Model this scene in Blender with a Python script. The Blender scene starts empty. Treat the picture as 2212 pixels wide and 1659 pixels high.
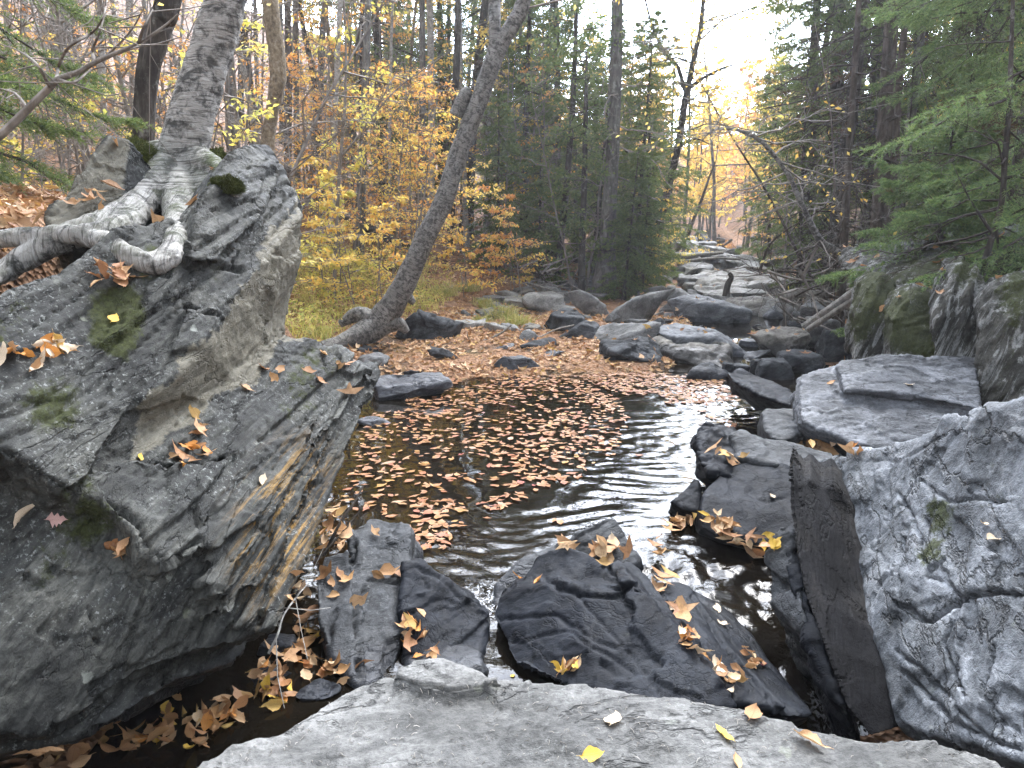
import bpy, bmesh, math, random
import numpy as np
from mathutils import Vector, Matrix
C = bpy.context.scene.collection
sc = bpy.context.scene
R = math.radians
# ------------------------------------------------------------------ camera, sky, sun, exposure
F_, H_, P_ = 1597.0, 2.0, R(11.7)          # focal length in layout pixels (2212 wide), eye height, pitch
cp, sp = math.cos(P_), math.sin(P_)
cam = bpy.data.objects.new('camera', bpy.data.cameras.new('camera'))
C.objects.link(cam); sc.camera = cam
cam.location = (0, 0, H_); cam.rotation_euler = (R(90) - P_, 0, 0)
cam.data.sensor_width = 36; cam.data.lens = 36 * F_ / 2212
cam.data.clip_start = .05; cam.data.clip_end = 2000
SUN_EL, SUN_AZ = R(58), R(28)               # azimuth measured from +Y towards +X
wd = bpy.data.worlds.new('World'); sc.world = wd; wd.use_nodes = True
nt = wd.node_tree; nt.nodes.clear()
_o = nt.nodes.new('ShaderNodeOutputWorld'); _b = nt.nodes.new('ShaderNodeBackground'); _b.inputs[1].default_value = .12
_s = nt.nodes.new('ShaderNodeTexSky'); _s.sky_type = 'NISHITA'; _s.sun_disc = False
_s.sun_elevation = SUN_EL; _s.sun_rotation = SUN_AZ
_tc = nt.nodes.new('ShaderNodeTexCoord'); _n = nt.nodes.new('ShaderNodeTexNoise')
_n.inputs['Scale'].default_value = 2.6; _n.inputs['Detail'].default_value = 6; _n.inputs['Roughness'].default_value = .6
_r = nt.nodes.new('ShaderNodeValToRGB'); _r.color_ramp.elements[0].position = .33; _r.color_ramp.elements[1].position = .62
_r.color_ramp.elements[0].color = (.35, .35, .35, 1); _r.color_ramp.elements[1].color = (.95, .95, .95, 1)
_m = nt.nodes.new('ShaderNodeMix'); _m.data_type = 'RGBA'; _m.inputs[7].default_value = (9.2, 9.7, 10.6, 1)
L_ = nt.links.new
L_(_tc.outputs['Generated'], _n.inputs['Vector']); L_(_n.outputs['Fac'], _r.inputs['Fac']); L_(_r.outputs['Color'], _m.inputs[0])
# glow added to the sky low over the valley, brightens water reflections and forest
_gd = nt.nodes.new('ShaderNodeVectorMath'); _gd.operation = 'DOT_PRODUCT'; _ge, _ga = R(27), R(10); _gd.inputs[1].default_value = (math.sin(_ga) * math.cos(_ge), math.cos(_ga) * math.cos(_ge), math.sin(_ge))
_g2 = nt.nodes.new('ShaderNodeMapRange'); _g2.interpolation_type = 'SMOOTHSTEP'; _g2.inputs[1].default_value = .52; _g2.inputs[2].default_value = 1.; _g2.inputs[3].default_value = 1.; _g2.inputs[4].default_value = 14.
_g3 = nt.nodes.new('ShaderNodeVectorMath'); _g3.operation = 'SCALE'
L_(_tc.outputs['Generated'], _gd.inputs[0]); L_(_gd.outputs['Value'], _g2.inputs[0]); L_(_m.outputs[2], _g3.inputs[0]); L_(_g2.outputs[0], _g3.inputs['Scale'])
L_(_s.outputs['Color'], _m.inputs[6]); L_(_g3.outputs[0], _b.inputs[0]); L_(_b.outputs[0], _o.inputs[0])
sun = bpy.data.objects.new('sun', bpy.data.lights.new('sun', 'SUN')); C.objects.link(sun)
sun.data.energy = 2.2; sun.data.angle = R(18); sun.data.color = (1, .97, .92)
_d = Vector((math.sin(SUN_AZ) * math.cos(SUN_EL), math.cos(SUN_AZ) * math.cos(SUN_EL), math.sin(SUN_EL)))
sun.rotation_euler = _d.to_track_quat('Z', 'Y').to_euler()
sc.view_settings.view_transform = 'Standard'; sc.view_settings.look = 'None'
sc.view_settings.exposure = .94; sc.view_settings.gamma = 1
try:
    sc.cycles.max_bounces = 5; sc.cycles.diffuse_bounces = 3; sc.cycles.glossy_bounces = 3; sc.cycles.transmission_bounces = 3; sc.cycles.transparent_max_bounces = 8; sc.cycles.caustics_reflective = False
    sc.cycles.use_adaptive_sampling = True; sc.cycles.use_denoising = True
    sc.render.engine = 'CYCLES'
except Exception: pass

# ------------------------------------------------------------------ layout helpers
A3 = lambda *a: np.array(a, float)
EYE = A3(0, 0, H_)
def ray(px, py):
    a = (px - 1106) / F_; b = -(py - 829.5) / F_
    return A3(a, cp + b * sp, -sp + b * cp)
def W(px, py, Y): d = ray(px, py); return EYE + d * (Y / d[1])
def G(px, py, z=0.): d = ray(px, py); return EYE + d * ((z - H_) / d[2])
def plane(*p):
    a, b, c = [W(*q) for q in p]; n = np.cross(b - a, c - a); n /= np.linalg.norm(n)
    if n @ (EYE - a) < 0: n = -n
    return a, n
def Pl(px, py, pl, e=0.):
    d = ray(px, py); t = ((pl[0] + pl[1] * e - EYE) @ pl[1]) / (d @ pl[1]); return EYE + d * t
def proj(V):
    V = np.atleast_2d(V) - EYE; f = V[:, 1] * cp - V[:, 2] * sp; u = V[:, 1] * sp + V[:, 2] * cp
    f = np.where(np.abs(f) < 1e-4, 1e-4, f)
    return np.stack([1106 + F_ * V[:, 0] / f, 829.5 - F_ * u / f], 1)
def unit(v): v = np.asarray(v, float); return v / (np.linalg.norm(v) + 1e-12)
def sstep(a, b, x): t = np.clip((x - a) / (b - a), 0, 1); return t * t * (3 - 2 * t)

# ------------------------------------------------------------------ noise (vectorised)
_rs = np.random.RandomState(7); PERM = _rs.permutation(256); PERM = np.concatenate([PERM, PERM, PERM])
GR = _rs.normal(size=(256, 3)); GR /= np.linalg.norm(GR, axis=1)[:, None]; HSH = _rs.rand(256)
def perlin(p):
    i = np.floor(p).astype(int); f = p - i; i &= 255; u = f * f * f * (f * (f * 6 - 15) + 10); r = 0
    for dx in (0, 1):
        a = PERM[i[:, 0] + dx]; wx = u[:, 0] if dx else 1 - u[:, 0]
        for dy in (0, 1):
            b = PERM[a + i[:, 1] + dy]; wy = u[:, 1] if dy else 1 - u[:, 1]
            for dz in (0, 1):
                g = GR[PERM[b + i[:, 2] + dz]]; wz = u[:, 2] if dz else 1 - u[:, 2]
                r = r + wx * wy * wz * ((g[:, 0] * (f[:, 0] - dx)) + g[:, 1] * (f[:, 1] - dy) + g[:, 2] * (f[:, 2] - dz))
    return r * 1.5
def fbm(p, o=4, g=.5, seed=0):
    r = 0; a = 1; p = p + seed * 17.31
    for _ in range(o): r = r + a * perlin(p); a *= g; p = p * 2.03 + 11.7
    return r
def ridged(p, o=3, seed=0):
    r = 0; a = 1; p = p + seed * 13.7
    for _ in range(o): r = r + a * (1 - 2 * np.abs(perlin(p))); a *= .5; p = p * 2.1 + 5.1
    return r / 1.75
def hsh(i, s=0): return HSH[PERM[(np.asarray(i).astype(int) + s * 37) & 255]]

def facets(q, seed=0):
    """piecewise planar breaks: each cell of a Voronoi diagram is a small tilted plane"""
    i = np.floor(q).astype(int); best = np.full(len(q), 1e9); bd = np.zeros(len(q)); out = np.zeros(len(q))
    for dx in (-1, 0, 1):
        for dy in (-1, 0, 1):
            for dz in (-1, 0, 1):
                c = i + np.array([dx, dy, dz]); h = PERM[PERM[PERM[(c[:, 0] + seed * 3) & 255] + (c[:, 1] & 255)] + (c[:, 2] & 255)]
                o = q - (c + np.stack([HSH[h], HSH[(h + 71) & 255], HSH[(h + 143) & 255]], 1)); d = (o * o).sum(1); m = d < best
                best[m] = d[m]; out[m] = ((HSH[(h + 19) & 255] - .5) + (o * GR[h]).sum(1) * .75)[m]
    return out

# ------------------------------------------------------------------ mesh builder
class MB:
    def __init__(s): s.v = []; s.f = []; s.uv = []; s.n = 0; s.mi = []
    def add(s, V, F, UV=None, mi=0):            # F: int array (n,3) or (n,4)
        V = np.asarray(V, float); F = np.asarray(F, int)
        s.v.append(V); s.f.append(F + s.n); s.n += len(V); s.mi.append(np.full(len(F), mi))
        s.uv.append(np.zeros((len(V), 2)) if UV is None else np.asarray(UV, float))
    def tube(s, P, r, k=6, mi=0, cap=True, wob=0, seed=0):
        P = np.asarray(P, float); n = len(P); r = np.broadcast_to(np.asarray(r, float), (n,))
        T = np.gradient(P, axis=0); T /= np.linalg.norm(T, axis=1)[:, None] + 1e-9
        ref = A3(.3, .9, .1) if abs(T[0][2]) > .8 else A3(0, 0, 1)
        N = np.cross(T, ref); N /= np.linalg.norm(N, axis=1)[:, None] + 1e-9; B = np.cross(T, N)
        a = np.arange(k + 1) / k * 2 * math.pi
        L = np.concatenate([[0], np.cumsum(np.linalg.norm(np.diff(P, axis=0), axis=1))])
        V = P[:, None] + r[:, None, None] * (np.cos(a)[None, :, None] * N[:, None] + np.sin(a)[None, :, None] * B[:, None])
        if wob:
            q = V.reshape(-1, 3); c = np.repeat(P, k + 1, 0); d = q - c
            V = (c + d * (1 + wob * fbm(q * 7, 3, .55, seed))[:, None]).reshape(V.shape); V[:, -1] = V[:, 0]
        UV = np.stack([np.broadcast_to(a[None] / (2 * math.pi) * (2 * math.pi * r.mean()), (n, k + 1)), np.broadcast_to(L[:, None], (n, k + 1))], 2)
        i = (np.arange(n - 1)[:, None] * (k + 1) + np.arange(k)[None]).ravel()
        if cap == 'solid':
            bm_v = np.vstack([V[:, :k].reshape(-1, 3), P[:1], P[-1:]]); a0 = np.arange(k); b0 = (a0 + 1) % k; rows = np.arange(n - 1)[:, None] * k
            q = np.stack([rows + a0, rows + b0, rows + k + b0, rows + k + a0], 2).reshape(-1, 4)
            tr = np.vstack([q[:, [0, 1, 2]], q[:, [0, 2, 3]], np.stack([b0, a0, np.full(k, n * k)], 1), np.stack([(n - 1) * k + a0, (n - 1) * k + b0, np.full(k, n * k + 1)], 1)])
            s.add(bm_v, tr, None, mi); return
        s.add(V.reshape(-1, 3), np.stack([i, i + 1, i + k + 2, i + k + 1], 1), UV.reshape(-1, 2), mi)
    def mesh(s, name, smooth=True):
        me = bpy.data.meshes.new(name)
        if not s.v: return me
        V = np.concatenate(s.v); UV = np.concatenate(s.uv); MI = np.concatenate(s.mi)
        lens = np.concatenate([np.full(len(f), f.shape[1]) for f in s.f]); idx = np.concatenate([f.ravel() for f in s.f])
        me.vertices.add(len(V)); me.vertices.foreach_set('co', V.ravel().astype(np.float32))
        me.loops.add(len(idx)); me.loops.foreach_set('vertex_index', idx.astype(np.int32))
        me.polygons.add(len(lens)); me.polygons.foreach_set('loop_start', np.concatenate([[0], np.cumsum(lens)[:-1]]).astype(np.int32))
        me.polygons.foreach_set('loop_total', lens.astype(np.int32)); me.polygons.foreach_set('material_index', MI.astype(np.int32))
        u = me.uv_layers.new(name='UVMap'); u.data.foreach_set('uv', UV[idx].ravel().astype(np.float32))
        me.polygons.foreach_set('use_smooth', np.full(len(lens), smooth)); me.update(calc_edges=True); me.validate()
        return me
def link(name, me, mats=(), parent=None, loc=None):
    o = bpy.data.objects.new(name, me); C.objects.link(o)
    for m in (mats if isinstance(mats, (list, tuple)) else [mats]):
        if m and len(me.materials) < 8 and m.name not in [x.name for x in me.materials]: me.materials.append(m)
    if parent: o.parent = parent
    if loc is not None: o.location = loc
    return o
def tag(o, label, cat, group=None):
    o['label'] = label; o['category'] = cat
    if group: o['group'] = group
    return o
def empty(name, loc, label, cat, group=None):
    o = bpy.data.objects.new(name, None); C.objects.link(o); o.location = loc; return tag(o, label, cat, group)
def rebase(me, base):
    me.transform(Matrix.Translation(-Vector(base)))
def attr(me, name, vals):
    a = me.attributes.new(name, 'FLOAT', 'POINT'); a.data.foreach_set('value', np.asarray(vals, np.float32))

# ------------------------------------------------------------------ materials
class N:
    def __init__(s, name):
        s.m = bpy.data.materials.new(name); s.m.use_nodes = True; s.t = s.m.node_tree; s.t.nodes.clear()
        s.out = s.t.nodes.new('ShaderNodeOutputMaterial'); s.tc = s.t.nodes.new('ShaderNodeTexCoord'); s.geo = s.t.nodes.new('ShaderNodeNewGeometry')
        s.O = s.tc.outputs['Object']; s.UV = s.tc.outputs['UV']; s.Pos = s.geo.outputs['Position']; s.isl = s.geo.outputs['Random Per Island']
    def nd(s, k, **kw):
        n = s.t.nodes.new(k)
        for a, b in kw.items(): setattr(n, a, b)
        return n
    def st(s, inp, v):
        if isinstance(v, bpy.types.NodeSocket): s.t.links.new(v, inp)
        elif v is not None:
            if isinstance(v, (tuple, list)) and len(v) == 3 and inp.type == 'RGBA': v = (*v, 1)
            inp.default_value = v
    def map(s, vec, scale=(1, 1, 1), rot=(0, 0, 0), loc=(0, 0, 0)):
        n = s.nd('ShaderNodeMapping'); s.st(n.inputs[0], vec); n.inputs[1].default_value = loc; n.inputs[2].default_value = rot; n.inputs[3].default_value = scale; return n.outputs[0]
    def noise(s, vec, sc, det=5, rough=.55, dist=0, col=False):
        n = s.nd('ShaderNodeTexNoise'); s.st(n.inputs['Vector'], vec); n.inputs['Scale'].default_value = sc; n.inputs['Detail'].default_value = det
        n.inputs['Roughness'].default_value = rough; n.inputs['Distortion'].default_value = dist; return n.outputs['Color' if col else 'Fac']
    def vor(s, vec, sc, feat='F1', rnd=1, out='Distance'):
        n = s.nd('ShaderNodeTexVoronoi', feature=feat); s.st(n.inputs['Vector'], vec); n.inputs['Scale'].default_value = sc; n.inputs['Randomness'].default_value = rnd; return n.outputs[out]
    def ramp(s, fac, *stops):
        n = s.nd('ShaderNodeValToRGB'); s.st(n.inputs[0], fac); e = n.color_ramp.elements
        while len(e) < len(stops): e.new(.5)
        for i, (p, c) in enumerate(stops):
            e[i].position = p; e[i].color = (c, c, c, 1) if isinstance(c, (int, float)) else (*c, 1)
        return n.outputs[0]
    def mix(s, fac, a, b, bt='MIX'):
        n = s.nd('ShaderNodeMix', data_type='RGBA', blend_type=bt); s.st(n.inputs[0], fac); s.st(n.inputs[6], a); s.st(n.inputs[7], b); return n.outputs[2]
    def math(s, op, a, b=None, cl=False):
        n = s.nd('ShaderNodeMath', operation=op, use_clamp=cl); s.st(n.inputs[0], a); s.st(n.inputs[1], b); return n.outputs[0]
    def bump(s, h, strength=.5, dist=.02, nrm=None):
        n = s.nd('ShaderNodeBump'); s.st(n.inputs['Height'], h); n.inputs['Strength'].default_value = strength; n.inputs['Distance'].default_value = dist
        if nrm: s.t.links.new(nrm, n.inputs['Normal'])
        return n.outputs[0]
    def at(s, name): n = s.nd('ShaderNodeAttribute', attribute_name=name); return n.outputs['Fac']
    def sep(s, v): n = s.nd('ShaderNodeSeparateXYZ'); s.st(n.inputs[0], v); return n.outputs
    def obj(s): return s.nd('ShaderNodeObjectInfo').outputs['Random']
    def pbr(s, col, rough=.8, nrm=None, spec=.3, **kw):
        n = s.nd('ShaderNodeBsdfPrincipled'); s.st(n.inputs['Base Color'], col); s.st(n.inputs['Roughness'], rough); s.st(n.inputs['Specular IOR Level'], spec)
        if nrm: s.t.links.new(nrm, n.inputs['Normal'])
        for k, v in kw.items(): s.st(n.inputs[k], v)
        return n.outputs[0]
    def surf(s, sh): s.t.links.new(sh, s.out.inputs[0]); return s.m
    def addsh(s, a, b, fac):
        n = s.nd('ShaderNodeMixShader'); s.st(n.inputs[0], fac); s.t.links.new(a, n.inputs[1]); s.t.links.new(b, n.inputs[2]); return n.outputs[0]

def axes_rot(a, t):
    """Euler for a Mapping node that turns object space into (t, b, a) space: a = foliation normal, t = grain."""
    a = unit(a); t = unit(np.asarray(t, float) - a * (np.asarray(t, float) @ a)); b = np.cross(a, t)
    M = Matrix((t, b, a)); return tuple(M.to_euler('XYZ'))

def rock_mat(name, dark, mid, light, a=(0, 0, 1), t=(1, 0, 0), stretch=.22, grain=26, wet=None, lichen=0., moss=0., orange=0., gloss=.62, spec=.2, mica=0., crack=.5, white=0., wetcol=.5, streak=.5, bumpk=1., pale=0.):
    n = N(name); rot = axes_rot(a, t)
    q = n.map(n.O, rot=rot); g = n.map(q, scale=(stretch, .75, 1.6))
    big = n.noise(n.O, 1.7, 4, .6); mid_n = n.noise(g, 5, 7, .65, .4); fine = n.noise(g, grain, 6, .7, .2); gr = n.noise(n.O, 140, 3, .7)
    f = n.math('ADD', n.math('MULTIPLY', mid_n, .55), n.math('MULTIPLY', fine, .45))
    f = n.math('ADD', f, n.math('MULTIPLY', n.math('SUBTRACT', big, .5), .7))
    col = n.ramp(f, (.3, dark), (.48, mid), (.72, light))
    st = n.noise(n.map(q, scale=(.06, .5, 3.2)), 16, 5, .7)
    col = n.mix(n.math('MULTIPLY', n.ramp(st, (.5, 0), (.68, 1)), streak), col, tuple(x * .42 for x in dark))
    if white: col = n.mix(n.math('MULTIPLY', n.ramp(n.noise(n.map(q, scale=(.15, .6, 1.6), loc=(3, 1, 2)), 7, 8, .75, 1.2), (.5, 0), (.57, 1)), white), col, (.47, .48, .47))
    col = n.mix(n.math('MULTIPLY', n.ramp(gr, (.35, 1), (.65, 0)), .25), col, tuple(x * .5 for x in dark))
    wq = n.map(q, scale=(.45, .9, 1.3)); cr1 = n.math('ABSOLUTE', n.math('SUBTRACT', n.noise(wq, 2.1, 7, .58, .3), .5)); cr2 = n.math('ABSOLUTE', n.math('SUBTRACT', n.noise(n.map(wq, loc=(7, 3, 1)), 5.5, 6, .6, .3), .5))
    crk = n.math('MAXIMUM', n.ramp(cr1, (.0, 1), (.006, .5), (.012, 0)), n.math('MULTIPLY', n.ramp(cr2, (.0, 1), (.014, 0)), n.ramp(big, (.45, 0), (.6, .8))))
    sp = n.noise(n.O, 46, 6, .75); col = n.mix(n.ramp(sp, (.38, .6), (.52, 0)), col, n.mix(1, col, (.42, .42, .43), 'MULTIPLY')); col = n.mix(n.ramp(sp, (.56, 0), (.7, .45)), col, n.mix(1, col, (1.7, 1.68, 1.62), 'MULTIPLY'))
    pat = n.ramp(n.noise(n.map(n.O, loc=(11, 4, 6)), 3.1, 7, .72, .6), (.46, 0), (.56, 1)); col = n.mix(n.math('MULTIPLY', pat, .68), col, n.mix(1, col, (.5, .5, .49), 'MULTIPLY'))
    col = n.mix(n.math('MULTIPLY', crk, crack * .8), col, (.012, .012, .012))
    rough = n.ramp(fine, (.3, gloss), (.75, min(1, gloss + .25)))
    if lichen:
        v = n.vor(n.map(n.O, loc=(5, 2, 8)), 9); w = n.math('ADD', v, n.math('MULTIPLY', n.math('SUBTRACT', n.noise(n.O, 26, 4, .7), .5), .6))
        spots = n.math('MULTIPLY', n.ramp(w, (.1, 1), (.17, 0)), n.ramp(n.noise(n.O, 2.2, 3), (.5, 0), (.6, 1)))
        c2 = n.ramp(n.vor(n.map(n.O, loc=(5, 2, 8)), 9, out='Color'), (.0, (.22, .22, .17)), (.5, (.30, .32, .29)), (1, (.2, .21, .13)))
        col = n.mix(n.math('MULTIPLY', spots, .75 * lichen), col, c2)
        sp2 = n.math('MULTIPLY', n.ramp(n.noise(n.O, 55, 5, .75), (.56, 0), (.64, 1)), n.ramp(n.noise(n.map(n.O, loc=(9, 9, 0)), 3, 3), (.45, 0), (.6, 1)))
        col = n.mix(n.math('MULTIPLY', sp2, .6 * lichen), col, (.40, .42, .40))
    if pale: col = n.mix(n.math('MULTIPLY', n.at('pale'), pale), col, n.mix(1, n.mix(.75, col, n.ramp(fine, (.3, (.13, .122, .098)), (.7, (.30, .28, .23)))), (1.25, 1.22, 1.12), 'MULTIPLY'))
    if orange:
        om = n.math('MULTIPLY', n.ramp(n.noise(n.map(q, scale=(.10, .8, 2.4)), 17, 7, .75), (.5, 0), (.62, 1)), n.at('orange'))
        col = n.mix(n.math('MULTIPLY', om, orange), col, (.36, .20, .04))
    if moss:
        mm = n.math('ADD', n.math('MULTIPLY', n.at('moss'), .92), n.math('MULTIPLY', n.math('SUBTRACT', n.noise(n.O, 7, 9, .78), .5), 2.6))
        mk = n.math('MULTIPLY', n.ramp(mm, (.5, 0), (.72, .92)), n.math('MULTIPLY', n.ramp(n.at('moss'), (.08, 0), (.25, 1)), moss))
        mc = n.ramp(n.noise(n.O, 60, 5, .7), (.3, (.010, .013, .005)), (.7, (.052, .060, .018)))
        col = n.mix(mk, col, mc); rough = n.mix(mk, rough, (.95, .95, .95))
    if wet is not None:
        z = n.sep(n.Pos)[2]; z = n.math('ADD', z, n.math('MULTIPLY', n.math('SUBTRACT', n.noise(n.O, 3.5, 5, .6), .5), .3))
        wm = n.ramp(n.math('DIVIDE', n.math('SUBTRACT', z, wet - .5), 1.0), (.47, 1), (.53, 0))
        col = n.mix(wm, col, n.mix(1, col, (wetcol, wetcol * 1.02, wetcol * 1.1), 'MULTIPLY')); rough = n.mix(wm, rough, (.36, .36, .36))
    h = n.math('ADD', n.math('MULTIPLY', mid_n, .8), n.math('ADD', n.math('MULTIPLY', fine, .45), n.math('MULTIPLY', gr, .1)))
    h = n.math('SUBTRACT', h, n.math('MULTIPLY', crk, .5 * crack))
    return n.surf(n.pbr(col, rough, n.bump(h, .8 * bumpk, .03), spec))

# ------------------------------------------------------------------ rocks
def remesh(me, vox):
    o = bpy.data.objects.new('tmp', me); C.objects.link(o)
    m = o.modifiers.new('r', 'REMESH'); m.mode = 'VOXEL'; m.voxel_size = vox; m.adaptivity = 0
    dg = bpy.context.evaluated_depsgraph_get(); dg.update(); r = bpy.data.meshes.new_from_object(o.evaluated_get(dg))
    bpy.data.objects.remove(o); return r
def getco(me): v = np.empty(len(me.vertices) * 3, np.float32); me.vertices.foreach_get('co', v); return v.reshape(-1, 3).astype(float)
def getno(me): v = np.empty(len(me.vertices) * 3, np.float32); me.vertex_normals.foreach_get('vector', v); return v.reshape(-1, 3).astype(float)
def setco(me, v): me.vertices.foreach_set('co', v.ravel().astype(np.float32)); me.update()
def smooth_mesh(me, it, k=.5):
    e = np.empty(len(me.edges) * 2, np.int32); me.edges.foreach_get('vertices', e); e = e.reshape(-1, 2); v = getco(me); n = len(v)
    deg = np.bincount(e.ravel(), minlength=n)[:, None].clip(1)
    for _ in range(it):
        s = np.stack([np.bincount(e[:, 0], v[e[:, 1], c], n) + np.bincount(e[:, 1], v[e[:, 0], c], n) for c in range(3)], 1)
        v = v + k * (s / deg - v)
    setco(me, v)
def prism(mb, front, back):
    """closed loft between two polygons of equal count (3-D points)"""
    n = len(front); V = list(front) + list(back); bm = bmesh.new(); vs = [bm.verts.new(Vector(p)) for p in V]
    bm.faces.new(vs[:n]); bm.faces.new(vs[n:][::-1])
    for i in range(n): j = (i + 1) % n; bm.faces.new((vs[i], vs[n + i], vs[n + j], vs[j]))
    bmesh.ops.recalc_face_normals(bm, faces=bm.faces); bmesh.ops.triangulate(bm, faces=bm.faces)
    bm.verts.index_update(); mb.add(np.array([v.co[:] for v in bm.verts]), np.array([[v.index for v in f.verts] for f in bm.faces])); bm.free()
def hull(mb, pts):
    bm = bmesh.new()
    for p in pts: bm.verts.new(Vector(p))
    r = bmesh.ops.convex_hull(bm, input=bm.verts); 
    bmesh.ops.delete(bm, geom=[g for g in r['geom_interior'] if isinstance(g, bmesh.types.BMVert)], context='VERTS')
    bmesh.ops.recalc_face_normals(bm, faces=bm.faces); bm.verts.index_update()
    mb.add(np.array([v.co[:] for v in bm.verts]), np.array([[v.index for v in f.verts] for f in bm.faces])); bm.free()
def inpoly(p, poly):
    x, y = p[:, 0], p[:, 1]; r = np.zeros(len(p), bool); n = len(poly)
    for i in range(n):
        (x1, y1), (x2, y2) = poly[i], poly[(i + 1) % n]
        if y1 == y2: continue
        r ^= ((y1 > y) != (y2 > y)) & (x < (x2 - x1) * (y - y1) / (y2 - y1) + x1)
    return r
def dpoly(p, line):
    d = np.full(len(p), 1e9)
    for a, b in zip(line[:-1], line[1:]):
        a = A3(*a); b = A3(*b); t = np.clip(((p - a) @ (b - a)) / ((b - a) @ (b - a)), 0, 1); d = np.minimum(d, np.linalg.norm(p - a - t[:, None] * (b - a), axis=1))
    return d
def weather(me, a, t, amp=.03, f=1.3, lay=.07, jut=.02, groove=.012, plate=.02, pf=1.4, grain=.008, gf=9, seed=1, grooves=(), fac=.02, ff=2.6, fs=(.5, 1, 1.3), lwob=.6, sw=1.3):
    """displace a dense rock mesh: lumps, layered edges with grooves, flake-edged plates on the bedding faces, stretched grain"""
    v = getco(me); nn = getno(me); a = unit(a); t = unit(np.asarray(t, float) - a * (np.asarray(t, float) @ a)); b = np.cross(a, t)
    q = np.stack([v @ t, v @ b, v @ a], 1); al = np.abs(nn @ a)
    d = amp * fbm(v * f, 3, .5, seed)
    if fac:
        qq = q * A3(*fs) + .10 / ff * np.stack([fbm(v * ff * 2.3, 3, .5, seed + k) for k in (31, 32, 33)], 1)
        d += fac * facets(qq * ff, seed) + .45 * fac * facets(qq * ff * 2.6, seed + 9)
    if jut or groove:
        Lz = q[:, 2] / lay + lwob * fbm(v * 1.1, 3, .5, seed + 3) + .25 * fbm(q * A3(1.5, 4, 2), 2, .5, seed + 4); c = np.floor(Lz); fr = Lz - c
        side = np.clip(1.25 - al * sw, 0, 1); s = sstep(0, .12, fr)
        d += side * jut * ((hsh(c, seed) - .5) * s + (hsh(c - 1, seed) - .5) * (1 - s)) * 2
        w = hsh(c, seed + 5) ** 2; d -= side * groove * w * np.exp(-((np.minimum(fr, 1 - fr)) / .14) ** 2)
    if plate:
        pn = fbm(q * A3(pf * .55, pf, pf * .6), 5, .55, seed + 8) * 3.; k = np.floor(pn); fr = pn - k
        d += np.clip(al * 1.6 - .5, 0, 1) * plate * (k + sstep(0, .09, fr))
    if grain: d += grain * ridged(q * A3(gf * .13, gf * .6, gf * 1.5), 4, seed + 11) * (1 - .5 * al)
    d += .35 * grain * fbm(v * 26, 3, .6, seed + 13)
    out = v + nn * d[:, None]
    if grooves:
        p2 = proj(out); cen = nn * 1.0; vis = ((EYE - out) * nn).sum(1) > 0
        p2 = p2 + 9 * np.stack([fbm(out * 6, 3, .5, seed + 20), fbm(out * 6, 3, .5, seed + 21)], 1)
        for line, wpx, dep in grooves:
            dd = dpoly(p2, line); out -= nn * (vis * dep * np.exp(-(dd / wpx) ** 2))[:, None]
    setco(me, out)
def finish_rock(name, me, mat, label, base=None, sm=True, cat='rock', parent=None, group=None):
    v = getco(me)
    if base is None: base = A3(v[:, 0].mean(), v[:, 1].mean(), v[:, 2].min())
    rebase(me, base); me.polygons.foreach_set('use_smooth', np.full(len(me.polygons), sm)); me.update()
    me.name = name; o = link(name, me, mat, loc=base)
    return tag(o, label, cat, group)
_ico = {}
def ico(l):
    if l not in _ico:
        bm = bmesh.new(); bmesh.ops.create_icosphere(bm, subdivisions=l, radius=1); bm.verts.index_update()
        _ico[l] = (np.array([v.co[:] for v in bm.verts]), np.array([[v.index for v in f.verts] for f in bm.faces])); bm.free()
    return _ico[l]
def stone_shape(l, rng, k=9, npl=12, flat=False, box=0.):
    V, F = ico(l); V = V / np.linalg.norm(V, axis=1)[:, None]
    n = rng.normal(size=(npl, 3)); n /= np.linalg.norm(n, axis=1)[:, None]; h = rng.uniform(.62, 1., npl)
    if flat: n = np.vstack([n, [[.06, -.1, 1], [0, 0, -1]]]); h = np.append(h, [.5, .6])
    if box: n = np.vstack([n, [[1, .1, .1], [-1, .15, .1], [.1, -1, .15], [0, 1, .1], [.05, -.1, 1]]]); h = np.append(h, [box] * 5)
    n /= np.linalg.norm(n, axis=1)[:, None]
    s = np.clip(V @ n.T, 0.02, None) / h; r = 1 / (np.sum(s ** k, 1)) ** (1 / k)
    return V * r[:, None], F
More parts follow.
